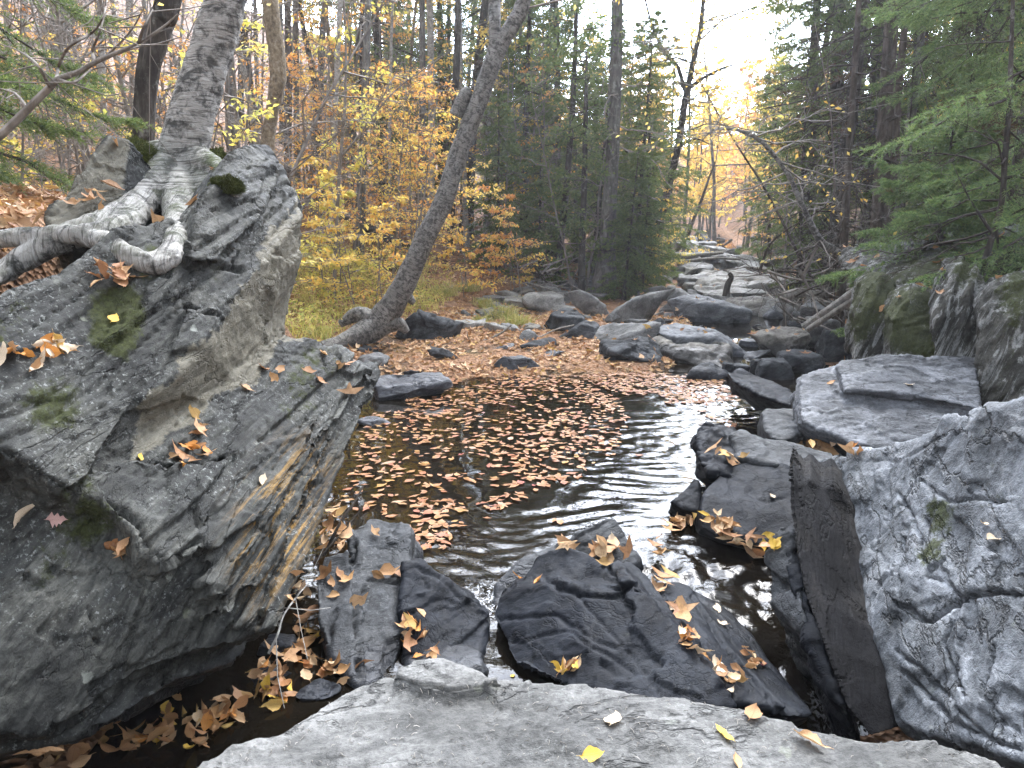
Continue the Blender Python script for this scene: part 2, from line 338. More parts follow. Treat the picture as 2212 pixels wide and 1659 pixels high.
# ------------------------------------------------------------------ ground and water
def stream_z(y): return np.interp(y, [-20, 10.5, 12.5, 15, 22, 30, 38, 60, 120], [0, 0, .12, .16, .42, 1.0, 1.6, 2.4, 4.5])
def x_left(y): return np.interp(y, [-5, 2, 4, 6, 8, 10, 12, 14, 17, 23, 38, 60, 120], [-1.6, -1.6, -1.6, -1.8, -1.9, -2.2, -1.9, -.6, 1.0, 3.9, 7.6, 12, 26])
def x_right(y): return np.interp(y, [-5, 2, 4, 6, 8, 10, 14, 17, 23, 38, 60, 120], [3.2, 3.2, 3.6, 4.4, 4.6, 4.9, 6.3, 6.7, 8.2, 11.5, 17, 33])
def ground_z(x, y):
    x = np.asarray(x, float); y = np.asarray(y, float); s = stream_z(y); xl, xr = x_left(y), x_right(y)
    dl = xl - x; dr = x - xr; n2 = np.stack([x * .35, y * .35, x * 0], -1).reshape(-1, 3); nz = fbm(n2, 4, .5, 3).reshape(x.shape)
    zl = s + .02 + .16 * np.clip(dl, 0, 1.5) + .235 * np.clip(dl - 1.5, 0, 14) + .33 * np.clip(dl - 15.5, 0, 60)
    zr = s + .06 + .85 * np.clip(dr, 0, 1.4) + .16 * np.clip(dr - 1.4, 0, 9) + .34 * np.clip(dr - 10, 0, 60)
    z = s - .4 * np.minimum(sstep(-.5, .9, -dl), sstep(-.5, .9, -dr))
    cx = np.interp(y, [9, 9.5, 11.5, 13.5, 15.5, 20, 24, 30, 38, 60, 120], [2.6, 2.9, 3.6, 4.6, 4.9, 5.8, 6.7, 8.1, 9.8, 14, 28]); cw = np.interp(y, [9, 11, 13.5, 16, 40], [1.3, .55, .95, .7, .9])
    bar = s + .035 + .05 * nz + .06 * sstep(1.2, 4, cx - x); z = np.where((y > 9.3) & (z < bar), z + (bar - z) * sstep(9.3, 10.8 , y + .5 * nz) * sstep(cw, cw + .5, np.abs(x - cx)), z)
    z = np.where(dl > 0, zl, np.where(dr > 0, zr, z))
    z = z + .12 * nz * sstep(0, 3, np.maximum(dl, dr))
    z = z + 2.0 * sstep(-2.15, -2.75, x) * sstep(2.2, 3.6, y) * (1 - sstep(6.5, 10.5, y)) * .93    # the leafy ledge behind the big boulder
    z = z + sstep(58, 105, y) * 9.0
    return z
def axis_pts(a, b, fine, grow):
    p = [0.]; s = fine
    while p[-1] < b: p.append(p[-1] + s); s = fine + grow * max(0, abs(p[-1]) - 8)
    m = [0.]; 
    while m[-1] > a: m.append(m[-1] - (fine + grow * max(0, abs(m[-1]) - 8)))
    return np.array(m[::-1][:-1] + p)
_xs = axis_pts(-75, 85, .12, .022); _ys = axis_pts(-4, 125, .13, .02)
GX, GY = np.meshgrid(_xs, _ys); GZ = ground_z(GX, GY)
def grid_faces(nx, ny): i = (np.arange(ny - 1)[:, None] * nx + np.arange(nx - 1)[None]).ravel(); return np.stack([i, i + 1, i + nx + 1, i + nx], 1)
n = N('forest_floor'); _q = n.noise(n.O, .8, 5, .65); _l = n.vor(n.O, 11, out='Color'); _l2 = n.vor(n.map(n.O, loc=(3, 3, 0)), 24, out='Color')
_c = n.mix(.5, n.ramp(_l, (.0, (.06, .035, .02)), (.35, (.19, .10, .055)), (.6, (.28, .165, .095)), (1, (.12, .065, .035))), n.ramp(_l2, (.0, (.04, .025, .016)), (.5, (.25, .13, .07)), (1, (.34, .24, .16))))
_c = n.mix(n.ramp(_q, (.52, 0), (.62, .8)), _c, (.035, .026, .018))
_c = n.mix(n.ramp(n.noise(n.map(n.O, loc=(7, 1, 0)), .5, 5, .7), (.58, 0), (.68, .7)), _c, (.045, .055, .015))
M_floor = n.surf(n.pbr(_c, .9, n.bump(n.math('ADD', n.vor(n.O, 11), n.vor(n.O, 24)), .9, .05), .15))
mb = MB(); mb.add(np.stack([GX, GY, GZ], -1).reshape(-1, 3), grid_faces(len(_xs), len(_ys)))
gr_o = link('ground', mb.mesh('ground'), M_floor); gr_o['kind'] = 'structure'
mb = MB(); _a = 105
mb.add([(-_a, -_a, -1.5), (_a, -_a, -1.5), (_a, _a, -1.5), (-_a, _a, -1.5)], [(0, 1, 2, 3)])
o = link('terrain', mb.mesh('terrain'), M_floor); o['kind'] = 'structure'

def outlet(x, y):
    """how far below the pool the water stands along the chute at the lower right"""
    P = [(.62, 4.75), (1.02, 4.35), (1.15, 4.0), (1.42, 3.7), (1.72, 3.3), (1.95, 2.8)]; Z = [0, -.03, -.06, -.14, -.36, -.55]
    p = np.stack([np.ravel(x), np.ravel(y)], 1); best = np.full(len(p), 1e9); z = np.zeros(len(p))
    for (a, b, za, zb) in zip(P[:-1], P[1:], Z[:-1], Z[1:]):
        a = A3(*a); b = A3(*b); t = np.clip(((p - a) @ (b - a)) / ((b - a) @ (b - a)), 0, 1); d = np.linalg.norm(p - a - t[:, None] * (b - a), axis=1)
        m = d < best; best[m] = d[m]; z[m] = (za + t * (zb - za))[m]
    w = sstep(1.15, .35, best); return (z * w).reshape(np.shape(x)), best.reshape(np.shape(x))
_wx = axis_pts(-4, 16, .026, .02); _wy = axis_pts(0, 60, .026, .012)
WX, WY = np.meshgrid(_wx, _wy); WZ = stream_z(WY); WZ = WZ - .05 * sstep(10.5, 30, WY); _oz, _od = outlet(WX, WY); WZ = WZ + _oz
_mid = .5 * (x_left(WY) + x_right(WY)); 
_run = sstep(.9, .2, _od) * sstep(4.9, 4.2, WY)
_rip = sstep(-.9, 1.3, WX - np.interp(WY, [2, 4.5, 6, 8, 10], [-1.0, -.4, .35, .85, 1.9])) * sstep(11, 9.5, WY)
_pp = np.stack([WX, WY, WX * 0], -1).reshape(-1, 3)
_cu = _pp + A3(.5, .35, 0) * np.stack([perlin(_pp * .9), perlin(_pp * .9 + 7.7), 0 * _pp[:, 0]], 1)
_wv = perlin(_cu * A3(4.4, 7.5, 1)) + .55 * perlin(_cu * A3(8, 12, 1) + 3.3) + .2 * perlin(_cu * A3(13, 16, 1) + 9.1)
WZ = WZ + ((.0012 + .0135 * _rip * (1 - .5 * _run)) * sstep(14, 9, WY)) * _wv.reshape(WX.shape) + .03 * _run * fbm(_pp * A3(6, 6, 1), 4, .6, 5).reshape(WX.shape)
mb = MB(); mb.add(np.stack([WX, WY, WZ], -1).reshape(-1, 3), grid_faces(len(_wx), len(_wy)))
me = mb.mesh('stream_water')
_foam = sstep(.42, .12, np.hypot(WX - 1.83, (WY - 3.02) * .55)) + .55 * sstep(.28, .1, np.hypot(WX - .62, WY - 4.62)) + .5 * sstep(.3, .1, np.hypot(WX + .12, WY - 3.75))
attr(me, 'foam', _foam.ravel()); attr(me, 'ripple', np.clip(_rip + _run * 1.0, 0, 1).ravel())
attr(me, 'rough', (_run).ravel())
n = N('stream_water')
_rp = n.at('ripple'); _ru = n.at('rough')
_w1 = n.noise(n.map(n.Pos, scale=(1.0, 2.1, 1), rot=(0, 0, R(22))), 5.2, 2, .45, .9); _w2 = n.noise(n.map(n.Pos, scale=(1, 1.7, 1), rot=(0, 0, R(-18))), 14, 2, .5, 1.0); _w3 = n.noise(n.map(n.Pos, scale=(1, 1.2, 1), rot=(0, 0, R(-40))), 12, 4, .6, 1.4)
_h = n.math('ADD', n.math('MULTIPLY', n.math('ADD', _w1, n.math('MULTIPLY', _w2, .36)), n.math('ADD', n.math('MULTIPLY', _rp, .85), .006)), n.math('MULTIPLY', _w3, n.math('MULTIPLY', _ru, 2.2)))
_fm = n.math('MULTIPLY', n.ramp(n.noise(n.map(n.Pos, scale=(1.4, 1, 1)), 24, 5, .7, 1.2), (.50, 0), (.58, 1)), n.at('foam'), cl=True)
_wc = n.ramp(n.noise(n.Pos, .8, 3), (.35, (.004, .0033, .0022)), (.7, (.008, .0058, .0035)))
_bs = n.pbr(_wc, .03, n.bump(_h, .12, .05), .5, IOR=1.333)
_fo = n.pbr((.75, .78, .82), .7, None, .2)
M_water = n.surf(n.addsh(_bs, _fo, _fm))
wo = link('stream_water', me, M_water); wo['kind'] = 'structure'

# ------------------------------------------------------------------ the big rocks
# left boulder: slate beds dipping to the pool
FP = plane((0, 700, 2.7), (0, 1560, 1.75), (560, 1390, 2.5)); FN = FP[1]
def f(px, py, e=0.): return Pl(px, py, FP, e)
GRAIN = unit(f(800, 800) - f(250, 1430))
INW = unit(-FN + A3(-.2, .35, -.1))
def slab(mb, front, e, depth, back=None, dirv=None):
    fr = [f(p[0], p[1], p[2] if len(p) > 2 else e) for p in front]; dv = (INW if dirv is None else dirv) * depth
    if back is None: bk = [p + dv for p in fr]
    else: bk = [f(*b) if b is not None else fr[i] + dv for i, b in enumerate(back)]
    prism(mb, fr, bk)
mb = MB()
low = [(-220, 960), (0, 970), (150, 1050), (250, 1090), (300, 1120), (321, 1180), (351, 1210), (470, 1080), (640, 1060), (600, 1260), (565, 1360), (480, 1405), (420, 1418), (350, 1440), (300, 1462), (240, 1502), (130, 1572), (40, 1590), (-150, 1560)]
le = [-.06] * 6 + [-.05, -.05, -.03, -.06, -.14, -.2, -.23, -.24, -.25, -.26, -.28, -.28, -.26]
slab(mb, [(p[0], p[1], e) for p, e in zip(low, le)], 0, .8)
under = [(-150, 1500), (100, 1520), (260, 1440), (420, 1380), (560, 1340), (520, 1420), (380, 1475), (250, 1555), (120, 1600), (20, 1625), (-150, 1600)]
slab(mb, under, -.38, .8)
mid = [(200, 1020), (281, 985), (380, 1005), (470, 1010), (560, 955), (640, 930), (700, 880), (640, 1010), (560, 1120), (500, 1150), (431, 1178), (405, 1196), (351, 1228), (321, 1198), (300, 1148), (250, 1108), (150, 1068), (100, 1040)]
slab(mb, mid, .045, .5)
ledge = [(281, 993), (371, 905), (500, 815), (614, 720), (690, 735), (755, 775), (800, 800), (735, 905), (640, 1005), (560, 955), (440, 1005)]
slab(mb, ledge, -.005, 1.1)
rng = np.random.RandomState(4)
for k in range(9):                                     # split beds along the lower right edge, each a little lower and ragged at both ends
    t0 = k / 9; t1 = (k + 1.25) / 9
    lo = lambda t: (400 + t * 180, 1215 + t * 190); hi = lambda t: (690 + t * 128, 905 - t * 105)
    j = lambda s: rng.uniform(-s, s)
    a, b_, c, d = lo(t0), hi(t0), hi(t1), lo(t1); mx = lambda p, q, s: (p[0] + (q[0] - p[0]) * s, p[1] + (q[1] - p[1]) * s)
    s0 = rng.uniform(-.05, .12); s1 = rng.uniform(.86, 1.03) if k < 6 else 1
    poly = [mx(a, b_, s0), mx(a, b_, .5), mx(a, b_, s1 - .04), mx(d, c, s1), mx(d, c, .55), mx(d, c, s0 + .05)]
    e = .03 - .016 * k + rng.uniform(-.018, .018)
    slab(mb, poly, e, .75, dirv=unit(-FN + A3(-.55, .25, -.05)))
    if k in (1, 3, 4, 6):
        s0 = rng.uniform(.1, .4); s1 = rng.uniform(.6, .95); slab(mb, [mx(a, b_, s0), mx(a, b_, s1), mx(mx(a, b_, s1), mx(d, c, s1), .6), mx(mx(a, b_, s0), mx(d, c, s0), .5)], e + .028, .3)
tip = [(735, 880), (775, 812), (800, 788), (815, 783), (806, 850), (780, 905), (752, 985), (722, 1050), (700, 1090), (690, 1060), (712, 990)]
slab(mb, tip, -.08, .6, dirv=unit(-FN + A3(-.7, .25, 0)))
upper = [(-220, 640), (0, 640), (120, 600), (250, 500), (380, 470), (470, 400), (498, 338), (530, 318), (567, 318), (600, 368), (640, 425), (655, 462), (526, 617), (481, 677), (451, 742), (371, 822), (321, 857), (291, 862), (276, 895), (200, 1028), (150, 1062), (0, 978), (-220, 960)]
ue = [.10, .10, .12, .2, .25, .28, .3, .32, .33, .34, .35, .36, .27, .23, .2, .16, .14, .12, .11, .10, .10, .10, .10]
back = [None] * len(upper); back[11] = (616, 727, -.12); back[12] = (560, 770, -.03); back[13] = (500, 822, -.03); back[14] = (440, 865, -.03); back[15] = (371, 912, -.03); back[16] = (330, 940, -.03); back[17] = (290, 985, -.03); back[18] = (262, 1000, -.03); back[19] = (195, 1035, 0)
back[10] = (640, 520, -.5); back[9] = (610, 470, -.7)
slab(mb, [(p[0], p[1], e) for p, e in zip(upper, ue)], 0, 1.0, back)
slab(mb, [(430, 440, .34), (498, 345, .36), (560, 325, .37), (600, 380, .37), (560, 470, .37), (470, 560, .33), (410, 560, .31)], 0, .4)   # thicker beds of the crest
slab(mb, [(371, 760, .2), (400, 665, .25), (470, 660, .26), (478, 690, .25), (440, 745, .22)], 0, .3)
# the pale plank of rock that stands behind the roots
prism(mb, [W(92, 470, 3.75), W(232, 300, 4.35), (W(278, 303, 4.45)), W(262, 420, 4.2), W(240, 470, 4.0), W(150, 520, 3.7)], [W(92, 470, 3.75) + A3(-.1, .5, -.5), W(232, 300, 4.35) + A3(0, .5, -.3), W(278, 303, 4.45) + A3(.1, .5, -.3), W(262, 420, 4.2) + A3(.2, .6, -.3), W(240, 470, 4.0) + A3(.2, .6, -.4), W(150, 520, 3.7) + A3(0, .5, -.5)])
me = remesh(mb.mesh('tilted_boulder'), .0125); smooth_mesh(me, 1)
CR = [([(0, 975), (150, 1058), (250, 1098), (300, 1138), (321, 1190), (351, 1220), (431, 1172)], 7, .05), ([(291, 858), (276, 892), (200, 1028), (150, 1066)], 4, .02), ([(185, 1310), (200, 1375), (215, 1400)], 3, .018), ([(400, 660), (470, 680)], 4, .04), ([(425, 570), (522, 582)], 5, .045), ([(425, 572), (375, 655)], 3, .02),
      ([(640, 1000), (560, 1120), (480, 1300)], 3, .02), ([(700, 930), (620, 1080), (545, 1260)], 4, .035), ([(745, 860), (690, 1000), (600, 1230), (560, 1350)], 4, .03), ([(590, 1090), (505, 1240), (430, 1390)], 4, .03), ([(540, 760), (700, 760)], 2, .01), ([(330, 1320), (440, 1180)], 3, .016)]
LBN = unit(.62 * FN + .78 * np.cross(FN, GRAIN) * (1 if np.cross(FN, GRAIN)[0] > 0 else -1))
weather(me, LBN, GRAIN, amp=.02, f=1.4, lay=.06, jut=.02, groove=.028, plate=0, grain=.012, gf=13, seed=2, grooves=CR, fac=.03, ff=1.7, fs=(.35, 1, 1.3), lwob=.7, sw=.9)
v = getco(me); p2 = proj(v); nn = getno(me)
blob = lambda x, y, r, k=1.: np.exp(-(((p2[:, 0] - x) ** 2 + ((p2[:, 1] - y) * k) ** 2) / r ** 2))
attr(me, 'moss', np.clip(1.1 * blob(250, 660, 55) + 1.1 * blob(255, 720, 65) + .9 * blob(110, 860, 80) + .8 * blob(20, 690, 70) + .8 * blob(180, 1110, 90) + .7 * blob(330, 560, 60) + .5 * blob(620, 860, 90) + .35 * blob(60, 1250, 120) + .5 * blob(470, 590, 40) + .55 * blob(700, 770, 60), 0, 1))
attr(me, 'orange', np.clip(blob(590, 1140, 60, .6) + blob(640, 1090, 60, .6) + .8 * blob(560, 1200, 50, .5) + .4 * blob(680, 1000, 50), 0, 1))
attr(me, 'pale', inpoly(p2 + 30 * np.stack([fbm(v * 4, 5, .6, 1), fbm(v * 4, 5, .6, 2)], 1), [(652, 430), (670, 500), (640, 740), (380, 930), (280, 1000), (290, 860), (371, 815), (451, 735), (520, 610)]) + .8 * inpoly(p2, [(88, 475), (232, 296), (282, 300), (264, 425), (240, 475), (150, 525)]) * (v[:, 1] > 3.4))
M_lb = rock_mat('slate_grey_green', (.011, .0118, .0115), (.044, .0455, .042), (.155, .156, .138), LBN, GRAIN, lichen=.7, moss=1, orange=.75, gloss=.6, streak=.65, wet=.32, wetcol=.5, pale=.55)
lb = finish_rock('tilted_boulder', me, M_lb, 'huge tilted slate boulder at left with birch roots growing over it', A3(-1.4, 3.2, 0), cat='boulder')

# right boulder: pale blue-grey face with the dark broken end
RPL = plane((1843, 1078, 3.75), (1938, 1500, 2.6), (2212, 1200, 2.5)); RN = RPL[1]
def r(px, py, e=0.): return Pl(px, py, RPL, e)
mb = MB()
face = [(1723, 1003, 0), (1758, 985, .0), (1878, 978, .0), (1960, 955, .03), (2029, 936, .05), (2046, 904, .08), (2110, 890, .09), (2165, 884, .1), (2215, 868, .1), (2500, 800, .1), (2600, 1500, 0), (2300, 1720, 0), (2212, 1655, 0), (2109, 1612, 0), (2000, 1590, 0), (1940, 1560, 0), (1922, 1454, 0), (1908, 1394, .01), (1868, 1273, .01), (1852, 1198, .0), (1838, 1138, .0), (1824, 1078, .0), (1785, 1035, .0)]
fr = [r(*q) for q in face]; dv = A3(.55, .45, -.55)
prism(mb, fr, [p + dv * 1.3 for p in fr])
prism(mb, [r(*q) for q in [(1850, 1360, .0), (1990, 1300, .05), (2080, 1275, .05), (2212, 1290, .05), (2500, 1300, .05), (2500, 1000, .05), (2200, 940, .1), (2080, 1000, .06), (1990, 1080, .05), (1960, 1180, .05)]], [r(*q) for q in [(1850, 1360, -.3), (1990, 1300, -.3), (2080, 1280, -.3), (2212, 1295, -.3), (2500, 1300, -.3), (2500, 1000, -.3), (2200, 940, -.3), (2080, 1000, -.3), (1990, 1080, -.3), (1960, 1180, -.3)]])
me = remesh(mb.mesh('blue_boulder'), .0125); smooth_mesh(me, 3)
v = getco(me)
CR2 = [([(1940, 1310), (2010, 1340), (2090, 1285), (2230, 1282)], 4.0, 0.055), ([(1940, 1070), (1975, 1130), (1990, 1190), (2010, 1240)], 3.0, 0.033), ([(1990, 1040), (2050, 1085), (2180, 1080)], 2.5, 0.022), ([(2040, 1200), (2010, 1240), (2080, 1290)], 2.5, 0.033), ([(2070, 1300), (2040, 1390), (2080, 1500)], 2.5, 0.033), ([(1880, 1180), (1990, 1290)], 2.0, 0.013), ([(2150, 1400), (2120, 1500), (2200, 1580)], 2.5, 0.033), ([(1950, 1450), (2060, 1560), (2200, 1620)], 3.0, 0.039), ([(1870, 1000), (1960, 990), (2040, 940)], 2.0, 0.013), ([(1935, 1400), (2020, 1480), (2140, 1600)], 2.5, 0.033)]
weather(me, RN, A3(.2, -.75, -.6), amp=.03, f=1.3, lay=.09, jut=.005, groove=.006, plate=.006, pf=1.1, grain=.004, gf=8, seed=9, grooves=CR2, fac=.04, ff=2.3, fs=(.8, 1, 1))
v = getco(me); p2 = proj(v)
attr(me, 'moss', np.clip(.62 * blob(1985, 1195, 34) + .75 * blob(2025, 1200, 34, .5) + blob(2030, 1105, 40) + .5 * blob(2130, 1080, 40), 0, 1)); 
M_rb = rock_mat('slate_blue_grey', (.028, .031, .035), (.135, .146, .160), (.35, .37, .395), RN, A3(.2, -.75, -.6), stretch=.75, grain=22, lichen=.3, moss=1, gloss=.5, streak=.2, crack=.8, bumpk=1.1)
rb = finish_rock('blue_boulder', me, M_rb, 'massive pale blue-grey boulder at right with a dark broken end', cat='boulder')
rb_base = np.array(rb.location)
mb = MB()
dk = [(1708, 1022, 3.62), (1735, 1050, 3.66), (1750, 1035, 3.7), (1775, 1062, 3.72), (1800, 1045, 3.74), (1854, 1082, 3.76), (1868, 1138, 3.62), (1884, 1198, 3.44), (1902, 1273, 3.24), (1944, 1394, 2.87), (1954, 1454, 2.72), (1957, 1580, 2.52), (1880, 1590, 2.48), (1830, 1530, 2.55), (1778, 1394, 2.78), (1738, 1278, 3.02), (1718, 1178, 3.25), (1708, 1108, 3.42)]
fr0 = fr = [W(*q) for q in dk]; prism(mb, fr, [p + A3(.20, .50, 0) for p in fr])
me = remesh(mb.mesh('broken_end'), .011); smooth_mesh(me, 5)
_c0 = np.array(fr0); DN = np.linalg.svd(_c0 - _c0.mean(0))[2][2]; DN = DN if DN @ (EYE - _c0.mean(0)) > 0 else -DN; DG = unit(W(1943, 1454, 2.7) - W(1846, 1082, 3.74))
weather(me, DN, DG, amp=.008, f=2, lay=.05, jut=0, groove=0, plate=0, grain=.004, gf=8, seed=12, fac=.012, ff=2.2, fs=(.3, 1.2, .6))
M_dk = rock_mat('slate_black_shaded', (.004, .004, .005), (.011, .011, .0125), (.06, .056, .052), DN, DG, stretch=.08, grain=30, spec=.1, gloss=.7, bumpk=1.5, streak=.6)  # dark slate; the shade of its sheltered, down-turned face is painted in too
rebase(me, rb_base); bo = link('broken_end', me, M_dk, rb); bo['label'] = 'near black splintered end of the boulder'
# thin slabs leaning against the broken end
M_cs = rock_mat('slate_dark_blue', (.0042, .0052, .0078), (.0108, .013, .018), (.038, .043, .052), A3(-.5, .3, .8), A3(.7, -.7, -.2), stretch=.4, grain=16, lichen=.1, gloss=.5, spec=.1, streak=.25, wet=.02, crack=.45, bumpk=.6)
M_gs = rock_mat('slate_grey', (.02, .022, .0245), (.062, .066, .071), (.16, .165, .17), A3(-.2, -.2, 1), A3(.9, .3, 0), stretch=.4, grain=20, lichen=.3, gloss=.55, streak=.3, wet=.1, crack=.5)
def facet_rock(name, label, fronts, mat, vox=.013, sm=3, cat='rock', wk=None, mats=None, grooves=(), moss=None):
    """fronts: list of (polygon of (px,py,Y), inward vector)"""
    mb = MB()
    for poly, dv in fronts: fr = [W(*q) for q in poly]; prism(mb, fr, [p + A3(*dv) for p in fr])
    me = remesh(mb.mesh(name), vox); smooth_mesh(me, sm)
    k = dict(a=(-.5, .3, .8), t=(.7, -.7, -.2), amp=.03, f=2., lay=.06, jut=.01, groove=.008, plate=.007, pf=2, grain=.008, gf=8, seed=len(label)); k.update(wk or {})
    a, t = k.pop('a'), k.pop('t'); weather(me, a, t, grooves=grooves, **k)
    if moss: 
        global p2
        p2 = proj(getco(me)); attr(me, 'moss', moss())
    return finish_rock(name, me, mat, label, cat=cat)
facet_rock('leaning_slab', 'thin grey slab standing on edge between chute and dark broken boulder end', [([(1655, 1200, 3.55), (1690, 1140, 3.6), (1712, 1165, 3.55), (1722, 1250, 3.35), (1742, 1340, 3.1), (1740, 1400, 3.05), (1690, 1330, 3.25), (1655, 1290, 3.4)], (.25, .2, -.5))], M_gs, .012)
facet_rock('dark_slab', 'narrow black upright slab beside the leaning grey slab at right', [([(1683, 1148, 3.62), (1712, 1150, 3.66), (1735, 1260, 3.3), (1790, 1420, 2.9), (1830, 1545, 2.62), (1800, 1500, 2.75), (1748, 1395, 3.0), (1715, 1300, 3.22)], (.2, .12, -.5))], M_cs, .012)
# flat slab above it
T = plane((1729, 850, 5.95), (1886, 973, 5.3), (2120, 860, 6.0))
mb = MB()
top = [(1729, 812), (1770, 800), (1812, 787), (1816, 779), (1915, 767), (2062, 768), (2109, 774), (2114, 800), (2119, 839), (2123, 893), (2060, 925), (1990, 955), (1960, 985), (1886, 974), (1842, 960), (1800, 942), (1754, 925), (1732, 912), (1727, 860)]
fr = [Pl(x, y, T) for x, y in top]; prism(mb, fr, [p + A3(.15, .5, -.3) for p in fr])
up = [(1806, 790), (1816, 779), (1915, 767), (2062, 768), (2109, 774), (2119, 839), (2121, 885), (1990, 860), (1900, 850), (1826, 846)]
fr = [Pl(x, y, T, .07) for x, y in up]; prism(mb, fr, [Pl(x, y, T, .07) - T[1] * .3 for x, y in up[:7]] + [Pl(1990, 868, T, -.02), Pl(1900, 858, T, -.02), Pl(1824, 850, T, -.05)])
me = remesh(mb.mesh('flat_slab'), .016); smooth_mesh(me, 1)
weather(me, T[1], A3(1, .1, -.1), amp=.03, f=1.2, lay=.05, jut=.015, groove=.02, plate=.008, pf=1.6, grain=.01, gf=6, seed=21)
M_fs = rock_mat('slate_lavender_grey', (.044, .048, .055), (.122, .129, .143), (.265, .277, .298), T[1], A3(1, .1, -.1), stretch=.35, grain=16, lichen=.25, gloss=.5, streak=.55)
finish_rock('flat_slab', me, M_fs, 'broad flat grey slab sloping to the stream behind the pale blue boulder', cat='slab')

# rocks in the middle
facet_rock('ridged_boulder', 'dark ridged slate boulder in the middle beside the leaf-filled groove', [
    ([(1062, 1330, 3.45), (1075, 1288, 3.55), (1108, 1256, 3.6), (1206, 1251, 3.45), (1246, 1276, 3.35), (1331, 1281, 3.25), (1338, 1262, 3.25), (1366, 1252, 3.25), (1407, 1288, 3.15), (1487, 1394, 2.9), (1590, 1535, 2.6), (1460, 1560, 2.55), (1256, 1500, 2.7), (1110, 1440, 3.05)], (.05, .75, -.25)),
    ([(1128, 1235, 3.75), (1156, 1197, 3.85), (1222, 1177, 3.9), (1271, 1197, 3.85), (1316, 1232, 3.65), (1340, 1300, 3.45), (1240, 1310, 3.5), (1130, 1290, 3.65)], (.05, .5, -.3)),
    ([(1316, 1212, 3.8), (1366, 1216, 3.8), (1407, 1258, 3.6), (1477, 1349, 3.25), (1500, 1400, 3.05), (1420, 1380, 3.1), (1340, 1290, 3.4)], (0, .45, -.3))], M_cs, .0115, 3,
    wk=dict(amp=.03, f=1.8, plate=.006, pf=1.6, grain=.003, jut=.008, lay=.12, seed=31, fac=.03, ff=1.6), grooves=[([(1180, 1255), (1245, 1282), (1330, 1290), (1366, 1262)], 6, .025), ([(1240, 1280), (1350, 1400), (1460, 1540)], 3, .01), ([(1075, 1340), (1200, 1330), (1330, 1400)], 5, .012), ([(1316, 1232), (1345, 1290)], 5, .03), ([(1110, 1390), (1230, 1360), (1360, 1450)], 4, .01)], cat='boulder')
facet_rock('ribbed_rock', 'dark ribbed rock sloping down beside the water chute', [
    ([(1408, 1262, 3.75), (1457, 1256, 3.8), (1489, 1262, 3.8), (1530, 1330, 3.45), (1600, 1420, 3.05), (1700, 1530, 2.68), (1580, 1520, 2.7), (1500, 1410, 2.98)], (.1, .5, -.4)),
    ([(1480, 1262, 3.85), (1557, 1297, 3.75), (1607, 1352, 3.5), (1655, 1420, 3.2), (1712, 1490, 2.95), (1760, 1545, 2.75), (1690, 1550, 2.7), (1600, 1440, 3.02), (1520, 1340, 3.42)], (.05, .4, -.4)),
    ([(1520, 1350, 3.35), (1545, 1345, 3.38), (1620, 1435, 3.05), (1700, 1530, 2.72), (1670, 1540, 2.68), (1570, 1430, 3.0)], (.05, .3, -.3))], M_cs, .012, 4, wk=dict(a=(-.75, -.3, .6), amp=.02, plate=.008, jut=.01, lay=.1, grain=.003, fac=.015, ff=1.8, seed=33), grooves=[([(1412, 1270), (1480, 1370), (1585, 1505)], 6, .03), ([(1500, 1290), (1570, 1400), (1680, 1530)], 5, .022)])
facet_rock('peaked_rock', 'smooth grey peaked rock rising from the pool behind the ridged boulder', [
    ([(1052, 1345, 3.6), (1070, 1265, 3.85), (1130, 1205, 4.0), (1206, 1166, 4.1), (1262, 1135, 4.2), (1316, 1111, 4.28), (1333, 1117, 4.27), (1358, 1158, 4.2), (1388, 1215, 4.1), (1330, 1270, 3.9), (1180, 1310, 3.7), (1090, 1370, 3.5)], (.05, .3, -.45))], M_gs, .014, 7, wk=dict(plate=.004, amp=.03, f=1.5))
facet_rock('upright_slab', 'split dark grey slab leaning upright beside the big tilted boulder', [
    ([(755, 1150, 3.85), (800, 1116, 4.0), (883, 1128, 3.98), (888, 1150, 3.92), (880, 1200, 3.8), (882, 1260, 3.62), (870, 1330, 3.4), (858, 1400, 3.22), (845, 1490, 2.98), (780, 1485, 2.98), (765, 1350, 3.3), (768, 1250, 3.58)], (0, .35, -.3)),
    ([(682, 1250, 3.5), (700, 1200, 3.62), (745, 1190, 3.66), (762, 1250, 3.54), (770, 1350, 3.26), (778, 1485, 2.95), (720, 1430, 3.08), (690, 1340, 3.28)], (0, .35, -.3))], M_gs, .012, 3, wk=dict(a=(.95, -.1, .2), t=(.1, -.8, -.6), amp=.025, jut=.02, lay=.12, plate=.009, seed=41), grooves=[([(765, 1180), (768, 1300), (782, 1470)], 5, .04), ([(800, 1255), (880, 1262)], 4, .02)])
facet_rock('wedge_rock', 'rounded dark wedge rock lying against the upright grey slab', [
    ([(868, 1215, 3.62), (905, 1208, 3.68), (945, 1240, 3.62), (1000, 1280, 3.55), (1052, 1325, 3.45), (1058, 1350, 3.42), (1040, 1420, 3.2), (960, 1425, 3.15), (870, 1420, 3.12), (862, 1300, 3.4)], (.05, .5, -.35))], M_cs, .012, 6, wk=dict(seed=43, plate=.006, amp=.03), grooves=[([(900, 1225), (960, 1260), (1010, 1300)], 4, .015)])
facet_rock('low_rock', 'small blue-grey rounded stone wedged behind the near pale rock', [([(870, 1400, 3.25), (930, 1385, 3.35), (990, 1388, 3.3), (1040, 1415, 3.15), (1050, 1450, 3.0), (950, 1450, 2.95), (880, 1445, 3.0)], (0, .4, -.3))], M_gs, .013, 6)
